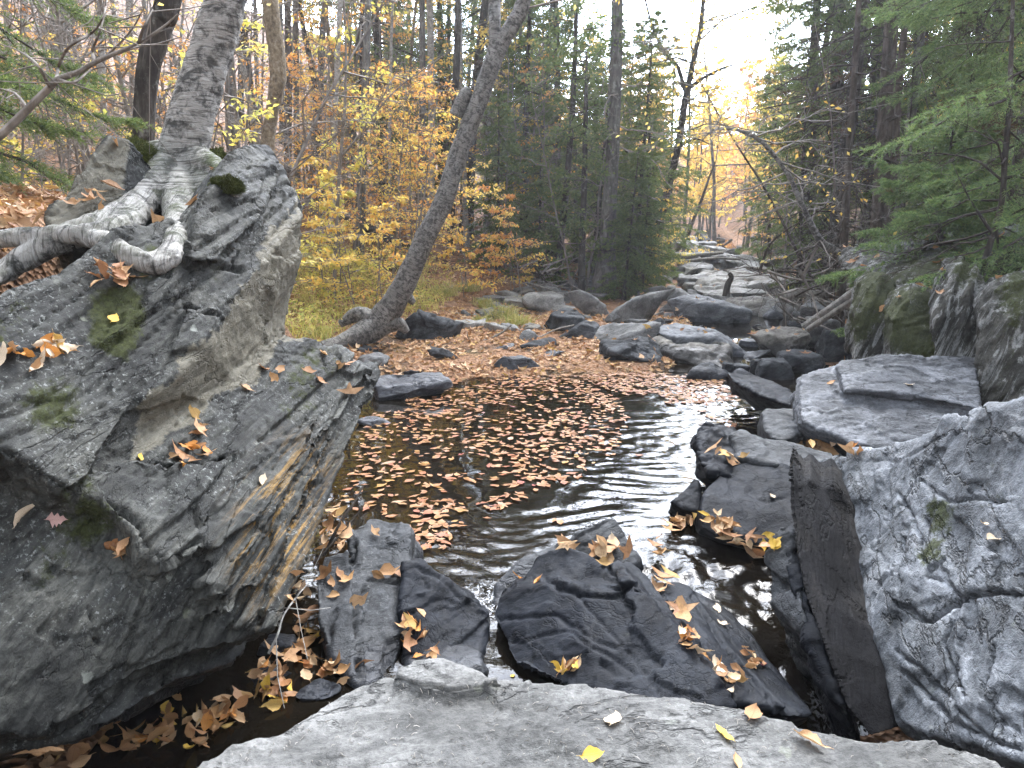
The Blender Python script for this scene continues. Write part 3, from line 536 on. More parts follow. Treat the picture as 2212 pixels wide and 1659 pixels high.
# near pale rock in the foreground
mb = MB(); Z0 = .72
near = [(-150, 1900), (200, 1790), (430, 1659), (500, 1612), (600, 1572), (700, 1512), (760, 1484), (850, 1464), (960, 1462), (1080, 1466), (1150, 1474), (1250, 1478), (1400, 1492), (1500, 1512), (1600, 1532), (1750, 1562), (1900, 1592), (2000, 1602), (2110, 1635), (2212, 1662), (2500, 1760), (2700, 1900)]
fr = [G(x, y, Z0 - .03 * (i in (5, 6, 7))) for i, (x, y) in enumerate(near)] + [A3(1.5, .2, Z0 - .1), A3(0, -.6, Z0 - .1), A3(-1.2, .2, Z0 - .15)]
bk = [A3(p[0] * .8 + .05, p[1] - .28, -.5) for p in fr]; prism(mb, fr, bk)
fr = [G(x, y, Z0 + .035) for x, y in [(848, 1455), (858, 1437), (890, 1424), (960, 1420), (1040, 1434), (1080, 1456), (1050, 1478), (980, 1490), (900, 1476)]]; prism(mb, fr, [p + A3(0, -.05, -.35) for p in fr])
me = remesh(mb.mesh('near_rock'), .009); smooth_mesh(me, 7)
weather(me, A3(.05, -.08, 1), A3(1, .25, 0), amp=.022, f=2.6, lay=.06, jut=.01, groove=.008, plate=.005, pf=2.6, grain=.004, gf=9, seed=51, fac=.016, ff=2.4, fs=(.7, 1, 1), grooves=[([(850, 1462), (960, 1492), (1080, 1485)], 4, .012), ([(1110, 1500), (1105, 1530), (1120, 1560), (1180, 1580)], 3, .008), ([(860, 1600), (930, 1610), (1000, 1600)], 3, .006), ([(690, 1540), (760, 1530)], 3, .006), ([(1240, 1560), (1300, 1610)], 3, .006)])
M_nr = rock_mat('pale_grey_stone', (.068, .068, .066), (.148, .147, .141), (.26, .258, .249), A3(.05, -.08, 1), A3(1, .25, 0), stretch=.45, grain=30, lichen=.35, gloss=.7, streak=.5, crack=.8)
finish_rock('near_rock', me, M_nr, 'pale grey rounded rock shelf in the foreground with scattered yellow leaves', cat='boulder')
# right-hand dark rocks of the pool edge
facet_rock('smooth_dark_rock', 'large smooth dark blue rock on the right pool edge above the leaf strip', [
    ([(1508, 1100, 4.6), (1520, 1060, 4.8), (1570, 1010, 5.1), (1625, 992, 5.2), (1700, 1003, 5.1), (1730, 1040, 4.9), (1730, 1130, 4.5), (1700, 1180, 4.3), (1640, 1180, 4.35), (1560, 1165, 4.4), (1510, 1140, 4.5)], (.1, .6, -.35))], M_cs, .015, 9, wk=dict(plate=.003, amp=.04, f=1.2, seed=61, fac=.006, grain=.003, jut=.003, groove=.003), grooves=[([(1610, 1060), (1660, 1085), (1690, 1080)], 3, .012)], cat='boulder')
facet_rock('pointed_stone', 'small pointed dark stone left of the smooth dark rock in the pool', [([(1448, 1085, 4.9), (1480, 1055, 5.05), (1508, 1034, 5.1), (1514, 1080, 4.95), (1512, 1108, 4.85), (1470, 1098, 4.85)], (.05, .25, -.2))], M_cs, .013, 3)
facet_rock('beam_rock', 'long flat beam of grey rock lying above the smooth dark rock', [
    ([(1582, 945, 5.5), (1610, 940, 5.7), (1700, 955, 5.5), (1800, 975, 5.2), (1880, 985, 4.9), (1880, 1010, 4.8), (1700, 1010, 5.05), (1640, 1000, 5.1), (1590, 990, 5.2)], (.1, .4, -.3))], M_gs, .016, 3, wk=dict(seed=63, jut=.02))
facet_rock('dark_block', 'dark fractured block at the pool edge left of the rock beam', [
    ([(1506, 945, 5.6), (1530, 922, 5.75), (1560, 925, 5.75), (1610, 938, 5.6), (1600, 1000, 5.2), (1570, 1030, 5.0), (1530, 1020, 5.05), (1512, 1000, 5.2)], (.1, .4, -.25))], M_cs, .016, 2, wk=dict(seed=65, jut=.03, plate=.02))
facet_rock('square_block', 'squarish grey block under the left corner of the broad flat slab', [
    ([(1648, 890, 6.2), (1660, 879, 6.4), (1722, 878, 6.4), (1732, 895, 6.2), (1735, 940, 5.8), (1690, 955, 5.7), (1665, 945, 5.75), (1652, 930, 5.9)], (.1, .45, -.25))], M_gs, .017, 3, wk=dict(seed=66))
facet_rock('long_slab', 'long dark slab lying on the leafy pool edge before the flat slab', [
    ([(1570, 805, 7.9), (1600, 798, 8.2), (1650, 815, 7.9), (1735, 865, 7.0), (1738, 885, 6.8), (1690, 872, 6.95), (1640, 855, 7.2), (1585, 825, 7.6)], (.15, .5, -.25))], M_cs, .02, 3, wk=dict(seed=67))
# ------------------------------------------------------------------ stones of the stream bed
_yg = np.linspace(1.5, 70, 2200)
def base_Y(px, py, lift=0.):
    """distance at which the line of sight meets the ground or the water"""
    d = ray(px, py); t = _yg / d[1]; k = np.nonzero(H_ + d[2] * t <= np.maximum(ground_z(d[0] * t, _yg), stream_z(_yg)))[0]
    return float(_yg[k[0]]) if len(k) else 60.
def at(px, Y, z=None):
    x = 0.
    for _ in range(6):
        zz = float(ground_z(np.array([x]), np.array([Y]))[0]) if z is None else z
        x = (px - 1106) / F_ * (Y * cp - (zz - H_) * sp)
    return A3(x, Y, zz)
STONE_AX = dict(a=(-.3, -.25, .9), t=(1, .3, .2))
M_s1 = rock_mat('stone_grey', (.065, .066, .066), (.17, .172, .172), (.31, .312, .31), stretch=.6, grain=20, lichen=.3, gloss=.6, streak=.15, wet=.2, crack=.3, **STONE_AX)
M_s2 = rock_mat('stone_blue', (.05, .054, .061), (.135, .144, .158), (.27, .283, .30), stretch=.55, grain=20, lichen=.12, gloss=.55, streak=.2, wet=.25, crack=.3, **STONE_AX)
M_s3 = rock_mat('stone_dark', (.016, .018, .021), (.052, .057, .064), (.15, .158, .17), stretch=.5, grain=18, lichen=.05, gloss=.6, spec=.12, streak=.3, wet=.15, crack=.5, **STONE_AX)
M_s4 = rock_mat('stone_beige', (.095, .089, .077), (.20, .188, .166), (.33, .316, .288), stretch=.5, grain=20, lichen=.2, gloss=.65, streak=.25, wet=.26, wetcol=.26, crack=.3, **STONE_AX)
M_s5 = rock_mat('stone_pale', (.15, .148, .14), (.29, .285, .27), (.43, .425, .41), stretch=.7, grain=26, lichen=.3, gloss=.7, streak=.1, wet=None, crack=.2, **STONE_AX)
STN = {'g': M_s1, 'b': M_s2, 'd': M_s3, 'w': M_s4, 'p': M_s5}
ROCK_OBS = []
def stone(x0, y0, x1, y1, m, label, style='r', seed=None, zb=None, lvl=None, d=None, tilt=0, yaw=0, group=None, hmin=.1, name='stone'):
    seed = seed or int(x0 * 7 + y0); rng = np.random.RandomState(seed % 9999)
    xc = .5 * (x0 + x1); Yf = base_Y(xc, y1) if zb is None else G(xc, y1, zb)[1]
    _x = (xc - 1106) / F_ * (Yf * cp + 1.7 * sp); s = max(float(stream_z(Yf)), float(ground_z(np.array([_x]), np.array([Yf]))[0]) - .02) if zb is None else zb
    w = (x1 - x0) / F_ * (Yf * cp + H_ * sp * .9) * 1.17; d = d or (.75 * w if style != 'f' else .9 * w)
    Yc = Yf + d * .5
    zt = W(xc, y0, Yc + d * (.12 if style == 'r' else .32))[2]; h = max(zt - s, hmin * w)
    lvl = lvl or (6 if (x1 - x0) > 110 else 5 if (x1 - x0) > 40 else 4)
    V, F = stone_shape(lvl, rng, k=7 if style == 'r' else 16, npl=9 if style == 'r' else 11, flat=style == 'f', box=.62 if style == 'b' else 0)
    if yaw: c, q = math.cos(R(yaw)), math.sin(R(yaw)); V = V @ np.array([[c, q, 0], [-q, c, 0], [0, 0, 1]])
    if tilt: c, q = math.cos(R(tilt)), math.sin(R(tilt)); V = V @ np.array([[c, 0, -q], [0, 1, 0], [q, 0, c]])
    lo, hi = V.min(0), V.max(0); V = (V - lo) / (hi - lo) - A3(.5, .5, 0)
    hh = h * 1.45; V = V * A3(w, d, hh) - A3(0, 0, hh - h)
    mb = MB(); mb.add(V, F); me = mb.mesh(name); k = w
    weather(me, (-.3, -.25, .9), (1, .3, .2), amp=.045 * k, f=2.2 / k, lay=.12 * k, jut=.012 * k if style != 'r' else .004 * k, groove=.008 * k, plate=.008 * k if style != 'r' else .004 * k, pf=2.4 / k, grain=.007 * k, gf=7 / k, seed=seed % 50, fac=(.03 if style != 'r' else .02) * k, ff=1.7 / k, fs=(.7, 1, 1.2))
    o = link(name, me, STN[m], loc=W(xc, y1, Yc) * A3(1, 1, 0) * A3((Yc * cp) / (Yc * cp), 1, 0) + A3(0, 0, s))
    o.location.x = (xc - 1106) / F_ * (Yc * cp + (H_ - s) * sp)
    tag(o, label, 'rock', group); ROCK_OBS.append(o); return o
S = stone
S(1226, 624, 1325, 684, 'g', 'rounded grey boulder touching the left side of the biggest midstream boulder')
S(1306, 623, 1464, 703, 'g', 'biggest rounded grey boulder in the middle of the stream bed', lvl=6, seed=21)
S(1364, 618, 1446, 658, 'g', 'grey boulder peeping out behind the biggest midstream boulder')
S(1432, 636, 1500, 676, 'g', 'low grey boulder between the biggest boulder and the blue-grey one')
S(1454, 640, 1596, 699, 'b', 'smooth blue-grey whale-backed boulder in midstream', seed=5)
S(1568, 635, 1722, 682, 'w', 'pale topped flat boulder with dark undercut side behind the small water pool', 'f', seed=17)
S(1655, 662, 1689, 689, 'b', 'small rounded bluish stone standing before the undercut pale boulder')
S(1135, 631, 1220, 672, 'p', 'pale squarish speckled boulder at the left edge of the stream', 'b')
S(1168, 665, 1262, 720, 'd', 'dark sloping boulder beside the grass clump', 'f', seed=23)
S(1213, 693, 1291, 732, 'd', 'dark cracked boulder left of the pair of leaning grey boulders', 'r')
S(1286, 686, 1412, 750, 'g', 'large smooth grey boulder rising from the leaf mat', 'r', seed=31)
S(1347, 685, 1432, 733, 'g', 'grey boulder leaning on the back of the large smooth one', 'r')
S(1407, 689, 1458, 713, 'd', 'small oval dark stone below the biggest midstream boulder')
S(1424, 703, 1600, 772, 'b', 'broad blue-grey rock ending in a rounded nose at the water channel', 'f', seed=19)
S(1408, 728, 1582, 804, 'w', 'broad flat beige topped boulder with a strip of moss on its right edge', 'f', seed=8, d=1.5)
S(1306, 726, 1440, 784, 'd', 'dark wedge shaped rock pointing left over the leaf mat', 'f', seed=12, tilt=-16)
S(1480, 785, 1564, 822, 'd', 'low dark stone in front of the beige topped boulder', 'r')
S(1556, 781, 1582, 816, 'd', 'small upright black stone at the corner of the beige topped boulder', 'b')
S(1580, 785, 1615, 814, 'd', 'small dark angular stone in the mouth of the water channel', 'b')
S(1617, 775, 1648, 808, 'd', 'dark pointed stone between channel and the fractured black rock', 'b')
S(1632, 773, 1702, 822, 'd', 'dark blocky stone next to the long slab', 'b')
S(1678, 756, 1765, 806, 'd', 'black angular boulder in front of the mossy cliff foot', 'b', seed=77)
S(1612, 707, 1735, 773, 'w', 'boulder with pale flat top and dark wet base beside the channel', 'f', seed=44)
S(1609, 753, 1656, 779, 'd', 'low brownish stone at the foot of the pale topped channel boulder', 'r')
S(1123, 712, 1163, 738, 'g', 'small round grey stone at the end of the long stick')
S(1127, 730, 1198, 755, 'd', 'low dark stone under the small round grey stone')
S(1172, 756, 1222, 773, 'b', 'flat bluish stone breaking the leaf mat', 'f')
S(1058, 768, 1166, 804, 'b', 'long thin blue-grey rock at the rim of the open water', 'f', d=.35, yaw=25, tilt=-8)
S(1466, 595, 1541, 625, 'g', 'striped grey boulder left of the small still pool upstream', 'f')
S(1489, 626, 1545, 648, 'g', 'dark grey stone below the striped boulder upstream', 'r')
S(1472, 565, 1552, 590, 'g', 'flat grey boulder far up the stream', 'f')
S(1490, 545, 1548, 560, 'g', 'far grey boulder below the fallen logs', 'f'); S(1452, 575, 1478, 592, 'g', 'small far stone left of the flat grey boulder', 'r')
S(1565, 588, 1696, 640, 'w', 'big flat brownish slab overhanging the right bank upstream', 'f', seed=61, d=3.5)
S(1713, 645, 1812, 708, 'g', 'grey boulder under the heap of dead branches', 'f', seed=63)
S(1735, 682, 1803, 754, 'g', 'upright grey boulder leaning at the right bank', 'b', seed=64)
S(1768, 706, 1853, 784, 'd', 'dark green-grey boulder against the foot of the cliff', 'b', seed=65)
S(1700, 690, 1740, 720, 'd', 'dark stone at the right end of the small pool', 'r')
S(868, 672, 994, 734, 'd', 'long dark stone beam lying below the leaning birch', 'f', seed=71, d=.5, tilt=14)
S(980, 688, 1046, 710, 'p', 'pale flat stone beside the dark beam under the birch', 'f')
S(950, 668, 1005, 696, 'g', 'grey stone leaning behind the dark beam', 'f', zb=.2)
S(1027, 612, 1074, 638, 'p', 'whitish angular stone on the left bank', 'b', zb=.4)
S(1018, 581, 1079, 618, 'g', 'mossy grey boulder behind the whitish stone', 'r', zb=.6)
S(772, 744, 825, 766, 'd', 'dark flat stone tucked under the birch root', 'f'); S(744, 752, 774, 778, 'd', 'small dark stone at the root tip', 'r')
S(769, 760, 837, 794, 'g', 'grey flat stone just behind the tip of the tilted boulder', 'f')
S(929, 749, 990, 779, 'd', 'dark blue oval stone under the long stick', 'r'); S(1060, 740, 1114, 757, 'b', 'pair of low bluish stones in the leaf mat', 'r')
S(813, 807, 963, 868, 'b', 'long curved blue-grey rock at the left rim of the pool', 'f', seed=83, d=.7, yaw=-20, tilt=-7)
S(868, 798, 914, 816, 'd', 'low black stone behind the long curved rock', 'r'); S(836, 808, 870, 828, 'd', 'small black stone beside the boulder tip', 'r')
S(780, 893, 852, 922, 'b', 'flat bluish stone half drowned beside the tilted boulder', 'f')
S(1085, 640, 1140, 664, 'p', 'pale low stone on the grassy gravel bar', 'f'); S(1150, 612, 1215, 634, 'p', 'flat pale ledge at the back of the gravel bar', 'f'); S(1210, 606, 1300, 630, 'g', 'flat light grey ledge behind the rounded boulders', 'f')
S(1436, 700, 1470, 716, 'd', 'tiny dark stone behind the broad blue-grey rock', 'r'); S(1545, 676, 1600, 700, 'd', 'dark low rock at the foot of the whale-backed boulder', 'r')
S(570, 1370, 640, 1425, 'd', 'dark angular stone among leaves under the tilted boulder', 'b', zb=-.02); S(650, 1470, 732, 1515, 'd', 'dark wet stone in the leaf-filled hollow', 'f', zb=.0)
S(540, 1440, 622, 1490, 'd', 'flat black stone half buried in the leaf-filled hollow', 'f', zb=0.)
_r = np.random.RandomState(3)
for i in range(70):                                          # small far stones of the upper stream
    Y = _r.uniform(15, 40); x = np.interp(Y, [15, 24, 38], [4.0, 6.2, 9.3]) + _r.normal() * (1.3 + Y * .03); p = A3(x, Y, float(stream_z(Y))); c = proj(p)[0]; w = _r.uniform(.25, .8) * F_ / Y
    S(c[0] - w / 2, c[1] - w * _r.uniform(.3, .55), c[0] + w / 2, c[1], _r.choice(list('ppggpw')), 'small grey stone strewn along the far upper stream bed', _r.choice(list('rrf')), group='small stones of the upper stream', lvl=4)
for i in range(22):
    Y = _r.uniform(16.5, 34); x = np.interp(Y, [15, 24, 38], [4.3, 6.5, 9.4]) + _r.normal() * 1.5; p = A3(x, Y, float(stream_z(Y))); c = proj(p)[0]; w = _r.uniform(.9, 1.8) * F_ / Y
    S(c[0] - w / 2, c[1] - w * _r.uniform(.2, .34), c[0] + w / 2, c[1], 'ppg'[i % 3], 'broad pale boulder receding up the stream bed', 'f' if i % 2 else 'r', group='pale boulders of the upper stream', lvl=5)
for i in range(26):
    px = _r.uniform(1240, 1720); py = _r.uniform(640, 790); w = _r.uniform(14, 34)
    S(px, py, px + w, py + w * _r.uniform(.4, .6), _r.choice(list('gbd')), 'small stone wedged between the midstream boulders', 'r', group='small stones between the boulders', lvl=4)

for i in range(34):
    px = _r.uniform(985, 1260); py = _r.uniform(606, 700); w = _r.uniform(16, 60)
    S(px, py, px + w, py + w * _r.uniform(.3, .5), _r.choice(list('pggpw')), 'pale stone half sunk in the leafy gravel bar', _r.choice(list('rf')), group='pale stones of the gravel bar', lvl=5)
for i in range(14):
    px = _r.uniform(1580, 1840); py = _r.uniform(690, 800); w = _r.uniform(20, 50)
    S(px, py, px + w, py + w * _r.uniform(.5, .7), _r.choice(list('dbd')), 'dark stone packed along the right side of the channel', _r.choice(list('rb')), group='dark stones right of the channel', lvl=5)

# ------------------------------------------------------------------ cliff on the right bank
M_cl = rock_mat('cliff_rock', (.012, .012, .0095), (.042, .040, .032), (.13, .126, .112), A3(-.85, .4, .3), A3(.1, -.2, 1), stretch=.16, grain=16, lichen=.3, moss=1, gloss=.6, streak=.7, white=.5, crack=.3, bumpk=1.3)
def cliff(label, fronts, seed, mossy, a=(-.85, .4, .3), t=(.1, -.2, 1), **kw):
    k = dict(a=a, t=t, amp=.06, f=1.6, lay=.08, jut=.04, groove=.03, plate=.02, grain=.02, gf=6, seed=seed); k.update(kw)
    o = facet_rock('cliff_rock', label, fronts, M_cl, .024, 2, 'cliff', wk=k, moss=lambda: np.clip(sum(q[3] * blob(*q[:3]) for q in mossy), 0, 1)); ROCK_OBS.append(o); return o
cliff('ragged upright cliff pillar with whitish streaks at the left end of the cliff', [([(1850, 780, 7.6), (1856, 690, 7.7), (1870, 620, 7.9), (1905, 590, 8.0), (1935, 610, 7.9), (1945, 700, 7.6), (1940, 790, 7.3)], (.3, .9, 0))], 3, [(1880, 650, 60, .8), (1915, 600, 60, .8), (1860, 720, 40, .6)])
cliff('rounded mossy cliff block in the middle of the right bank', [([(1920, 790, 7.0), (1925, 690, 7.15), (1950, 655, 7.3), (1990, 640, 7.35), (2035, 650, 7.3), (2050, 720, 7.0), (2055, 800, 6.8)], (.3, .9, 0.05))], 4, [(1975, 670, 60, 1.3), (1990, 720, 60, 1.), (2010, 750, 40, .7), (1935, 700, 40, .9)], a=(-.3, .3, .9), t=(1, .1, 0), amp=.08)
cliff('cliff buttress with a bare pale blue patch above the flat slab', [([(2020, 810, 6.7), (2022, 690, 6.8), (2035, 640, 6.9), (2060, 580, 7.1), (2090, 566, 7.15), (2125, 590, 7.0), (2140, 700, 6.6), (2130, 880, 6.2)], (.4, .9, 0))], 5, [(2090, 580, 50, .9), (2060, 800, 40, .4)])
cliff('dark swirled cliff face at the right edge with pale streaks', [([(2112, 905, 6.0), (2112, 800, 6.15), (2125, 690, 6.3), (2150, 630, 6.4), (2200, 600, 6.4), (2350, 590, 6.2), (2450, 900, 5.4), (2250, 1000, 5.4)], (.5, .9, 0))], 6, [(2190, 700, 60, .6), (2160, 800, 40, .4), (2200, 610, 60, .8)], a=(-.6, .1, .75), t=(.7, -.3, .6), amp=.1)
cliff('mossy bank top above the cliff where the small tree stands', [([(1930, 640, 8.0), (1950, 600, 8.3), (2010, 575, 8.4), (2080, 560, 8.2), (2160, 560, 8.0), (2400, 530, 7.8), (2400, 620, 7.3), (2150, 640, 7.3), (2050, 640, 7.5), (1980, 650, 7.7)], (.3, 2.2, .25))], 7, [(2000, 600, 120, .8), (2140, 590, 90, 1.0), (2240, 590, 90, 1.)], a=(-.1, -.2, 1), t=(1, 0, 0))
# ------------------------------------------------------------------ trees: materials
def leaf_mat(name, *cols, trans=.5, rough=.55, jit=True):
    n = N(name); k = len(cols); c = n.ramp(n.isl, *[(i / max(1, k - 1), x) for i, x in enumerate(cols)])
    d = n.pbr(c, rough, None, .25); t = n.nd('ShaderNodeBsdfTranslucent'); n.st(t.inputs[0], n.mix(1, c, (1.3, 1.25, .9), 'MULTIPLY'))
    return n.surf(n.addsh(d, t.outputs[0], trans))
M_needle = leaf_mat('spruce_needles', (.05, .085, .035), (.09, .135, .055), (.135, .18, .07), (.18, .21, .09), trans=.45)
M_needle2 = leaf_mat('spruce_needles_bright', (.05, .10, .045), (.10, .165, .07), (.15, .22, .09), (.19, .24, .10), trans=.45)  # brighter green needles, for the near spruces on the right bank
M_needle3 = leaf_mat('fir_needles', (.05, .085, .032), (.10, .145, .045), (.16, .19, .06), trans=.45)
M_dead = leaf_mat('dead_needles', (.05, .03, .018), (.10, .055, .025), (.07, .05, .03), trans=.2)
M_yel = leaf_mat('yellow_leaves', (.62, .42, .10), (.70, .50, .14), (.66, .55, .20), (.55, .46, .14), (.66, .40, .10))
M_org = leaf_mat('orange_leaves', (.58, .28, .09), (.66, .36, .12), (.68, .44, .14), (.52, .22, .08), (.68, .40, .16))
M_mix = leaf_mat('mixed_leaves', (.64, .34, .10), (.68, .44, .13), (.70, .54, .17), (.52, .48, .14), (.60, .28, .10))
M_rust = leaf_mat('rusty_leaves', (.34, .16, .07), (.48, .25, .11), (.40, .24, .12), (.28, .14, .07))
M_lime = leaf_mat('lime_leaves', (.46, .46, .12), (.58, .54, .14), (.66, .54, .16), (.38, .40, .13))
M_under = leaf_mat('bank_plants', (.20, .27, .07), (.34, .37, .11), (.48, .46, .15), (.55, .46, .18), (.40, .32, .14), trans=.45)
M_grass = leaf_mat('grass_blades', (.16, .21, .06), (.32, .32, .12), (.48, .41, .20), (.24, .27, .08), trans=.4)
def bark(name, dark, mid, light, sc=14, vs=.25, rough=.9, bumpk=.7, moss=0., patches=0.):
    n = N(name); q = n.map(n.O, scale=(1, 1, vs)); a = n.noise(q, sc, 6, .7, .3); b = n.noise(n.O, 3.2, 4, .6)
    c = n.ramp(n.math('ADD', n.math('MULTIPLY', a, .8), n.math('MULTIPLY', b, .25)), (.35, dark), (.52, mid), (.70, light))
    if patches: c = n.mix(n.math('MULTIPLY', n.ramp(n.noise(n.O, 5.5, 6, .75), (.56, 0), (.62, 1)), patches), c, (.33, .35, .32))
    if moss: c = n.mix(n.math('MULTIPLY', n.ramp(n.noise(n.O, 4, 5, .7), (.5, 0), (.6, 1)), moss), c, (.05, .065, .02))
    return n.surf(n.pbr(c, rough, n.bump(a, bumpk, .03), .2))
M_bk_grey = bark('grey_bark', (.035, .032, .029), (.10, .094, .085), (.20, .19, .17), patches=.35)
M_bk_dark = bark('dark_bark', (.014, .012, .011), (.042, .036, .031), (.11, .10, .09), patches=.35)
M_bk_red = bark('reddish_bark', (.024, .019, .016), (.068, .055, .047), (.14, .12, .105), patches=.12)
M_bk_tan = bark('tan_bark', (.06, .045, .03), (.19, .15, .10), (.36, .31, .23), sc=22, vs=.8)
M_bk_pale = bark('pale_bark', (.09, .085, .075), (.26, .25, .23), (.45, .44, .41), sc=18, vs=1.2)
M_twig = bark('bare_twigs', (.07, .06, .052), (.17, .15, .13), (.30, .275, .245), sc=9)
M_twig_dark = bark('dark_twigs', (.016, .013, .011), (.045, .037, .031), (.10, .088, .075), sc=9)
M_drift = bark('weathered_wood', (.07, .062, .055), (.19, .175, .155), (.36, .34, .31), sc=16)
def birch_bark(name, white=1., dark=.5, psc=7):
    n = N(name); u = n.map(n.UV, scale=(1, 1, 1))
    ln = n.noise(n.map(n.UV, scale=(5, 60, 1)), 1, 4, .65, .3); ln2 = n.noise(n.map(n.UV, scale=(9, 150, 1)), 1, 3, .6)
    pt = n.noise(n.O, psc, 8, .76, .5); pt2 = n.noise(n.map(n.O, loc=(4, 4, 1)), 2.6, 4, .6)
    base = n.ramp(n.math('ADD', n.math('MULTIPLY', ln2, .5), n.math('MULTIPLY', pt2, .5)), (.32, tuple(x * white for x in (.20, .185, .165))), (.5, tuple(x * white for x in (.36, .35, .325))), (.68, tuple(x * white for x in (.56, .55, .53))))
    base = n.mix(n.ramp(ln, (.54, 0), (.62, .85)), base, (.06, .055, .05))
    dk = n.math('ADD', n.math('MULTIPLY', pt, .75), n.math('MULTIPLY', n.noise(n.map(n.UV, scale=(4, 9, 1)), 1, 6, .75), .25))
    base = n.mix(n.ramp(dk, (.47 + .1 * (1 - dark), 0), (.56 + .1 * (1 - dark), .9)), base, n.ramp(n.noise(n.O, 40, 4, .7), (.35, (.012, .012, .012)), (.7, (.075, .075, .068))))
    base = n.mix(n.math('MULTIPLY', n.at('moss'), n.ramp(n.noise(n.O, 20, 5, .7), (.35, 0), (.5, 1))), base, n.ramp(n.noise(n.O, 90, 4, .7), (.3, (.018, .026, .008)), (.7, (.08, .095, .025))))
    h = n.math('ADD', n.math('MULTIPLY', ln, -.5), n.math('ADD', n.math('MULTIPLY', dk, -1.0), n.math('MULTIPLY', n.noise(n.map(n.UV, scale=(8, 60, 1)), 1, 5, .7), .7)))
    return n.surf(n.pbr(base, .72, n.bump(h, 1., .03), .25))
M_birch = birch_bark('birch_bark', 1.02, .95, 8); M_ybirch = birch_bark('yellow_birch_bark', .62, 1.0, 15)

# ------------------------------------------------------------------ trees: builders
def bez(P, n=14):
    """smooth curve through points (Catmull-Rom)"""
    P = np.asarray(P, float); Q = np.vstack([2 * P[0] - P[1], P, 2 * P[-1] - P[-2]]); out = []
    m = len(P) - 1; ts = np.linspace(0, m, max(n, m + 1)); 
    for t in ts:
        i = min(int(t), m - 1); u = t - i; a, b, c, d = Q[i:i + 4]
        out.append(.5 * ((2 * b) + (c - a) * u + (2 * a - 5 * b + 4 * c - d) * u * u + (3 * b - a - 3 * c + d) * u ** 3))
    return np.array(out)
def leaves(mb, P, D, size, rng, mi=0, flat=.6, asp=.55):
    """folded diamond leaves at points P pointing along D"""
    n = len(P)
    if n == 0: return
    D = D + rng.normal(size=(n, 3)) * .55; D /= np.linalg.norm(D, axis=1)[:, None] + 1e-9
    U = rng.normal(size=(n, 3)) * (1 - flat) + A3(0, 0, flat * 1.3); S_ = np.cross(D, U); S_ /= np.linalg.norm(S_, axis=1)[:, None] + 1e-9; Nn = np.cross(S_, D)
    L = size * rng.uniform(.65, 1.25, n)[:, None]; w = L * asp * .5
    a = P; c = P + D * L - Nn * L * .15; m = P + D * L * .45 + Nn * L * .06
    V = np.stack([a, m + S_ * w - Nn * L * .04, c, m - S_ * w - Nn * L * .04], 1).reshape(-1, 3); i = np.arange(n)[:, None] * 4
    mb.add(V, i + A3(0, 1, 2, 3).astype(int)[None], None, mi)
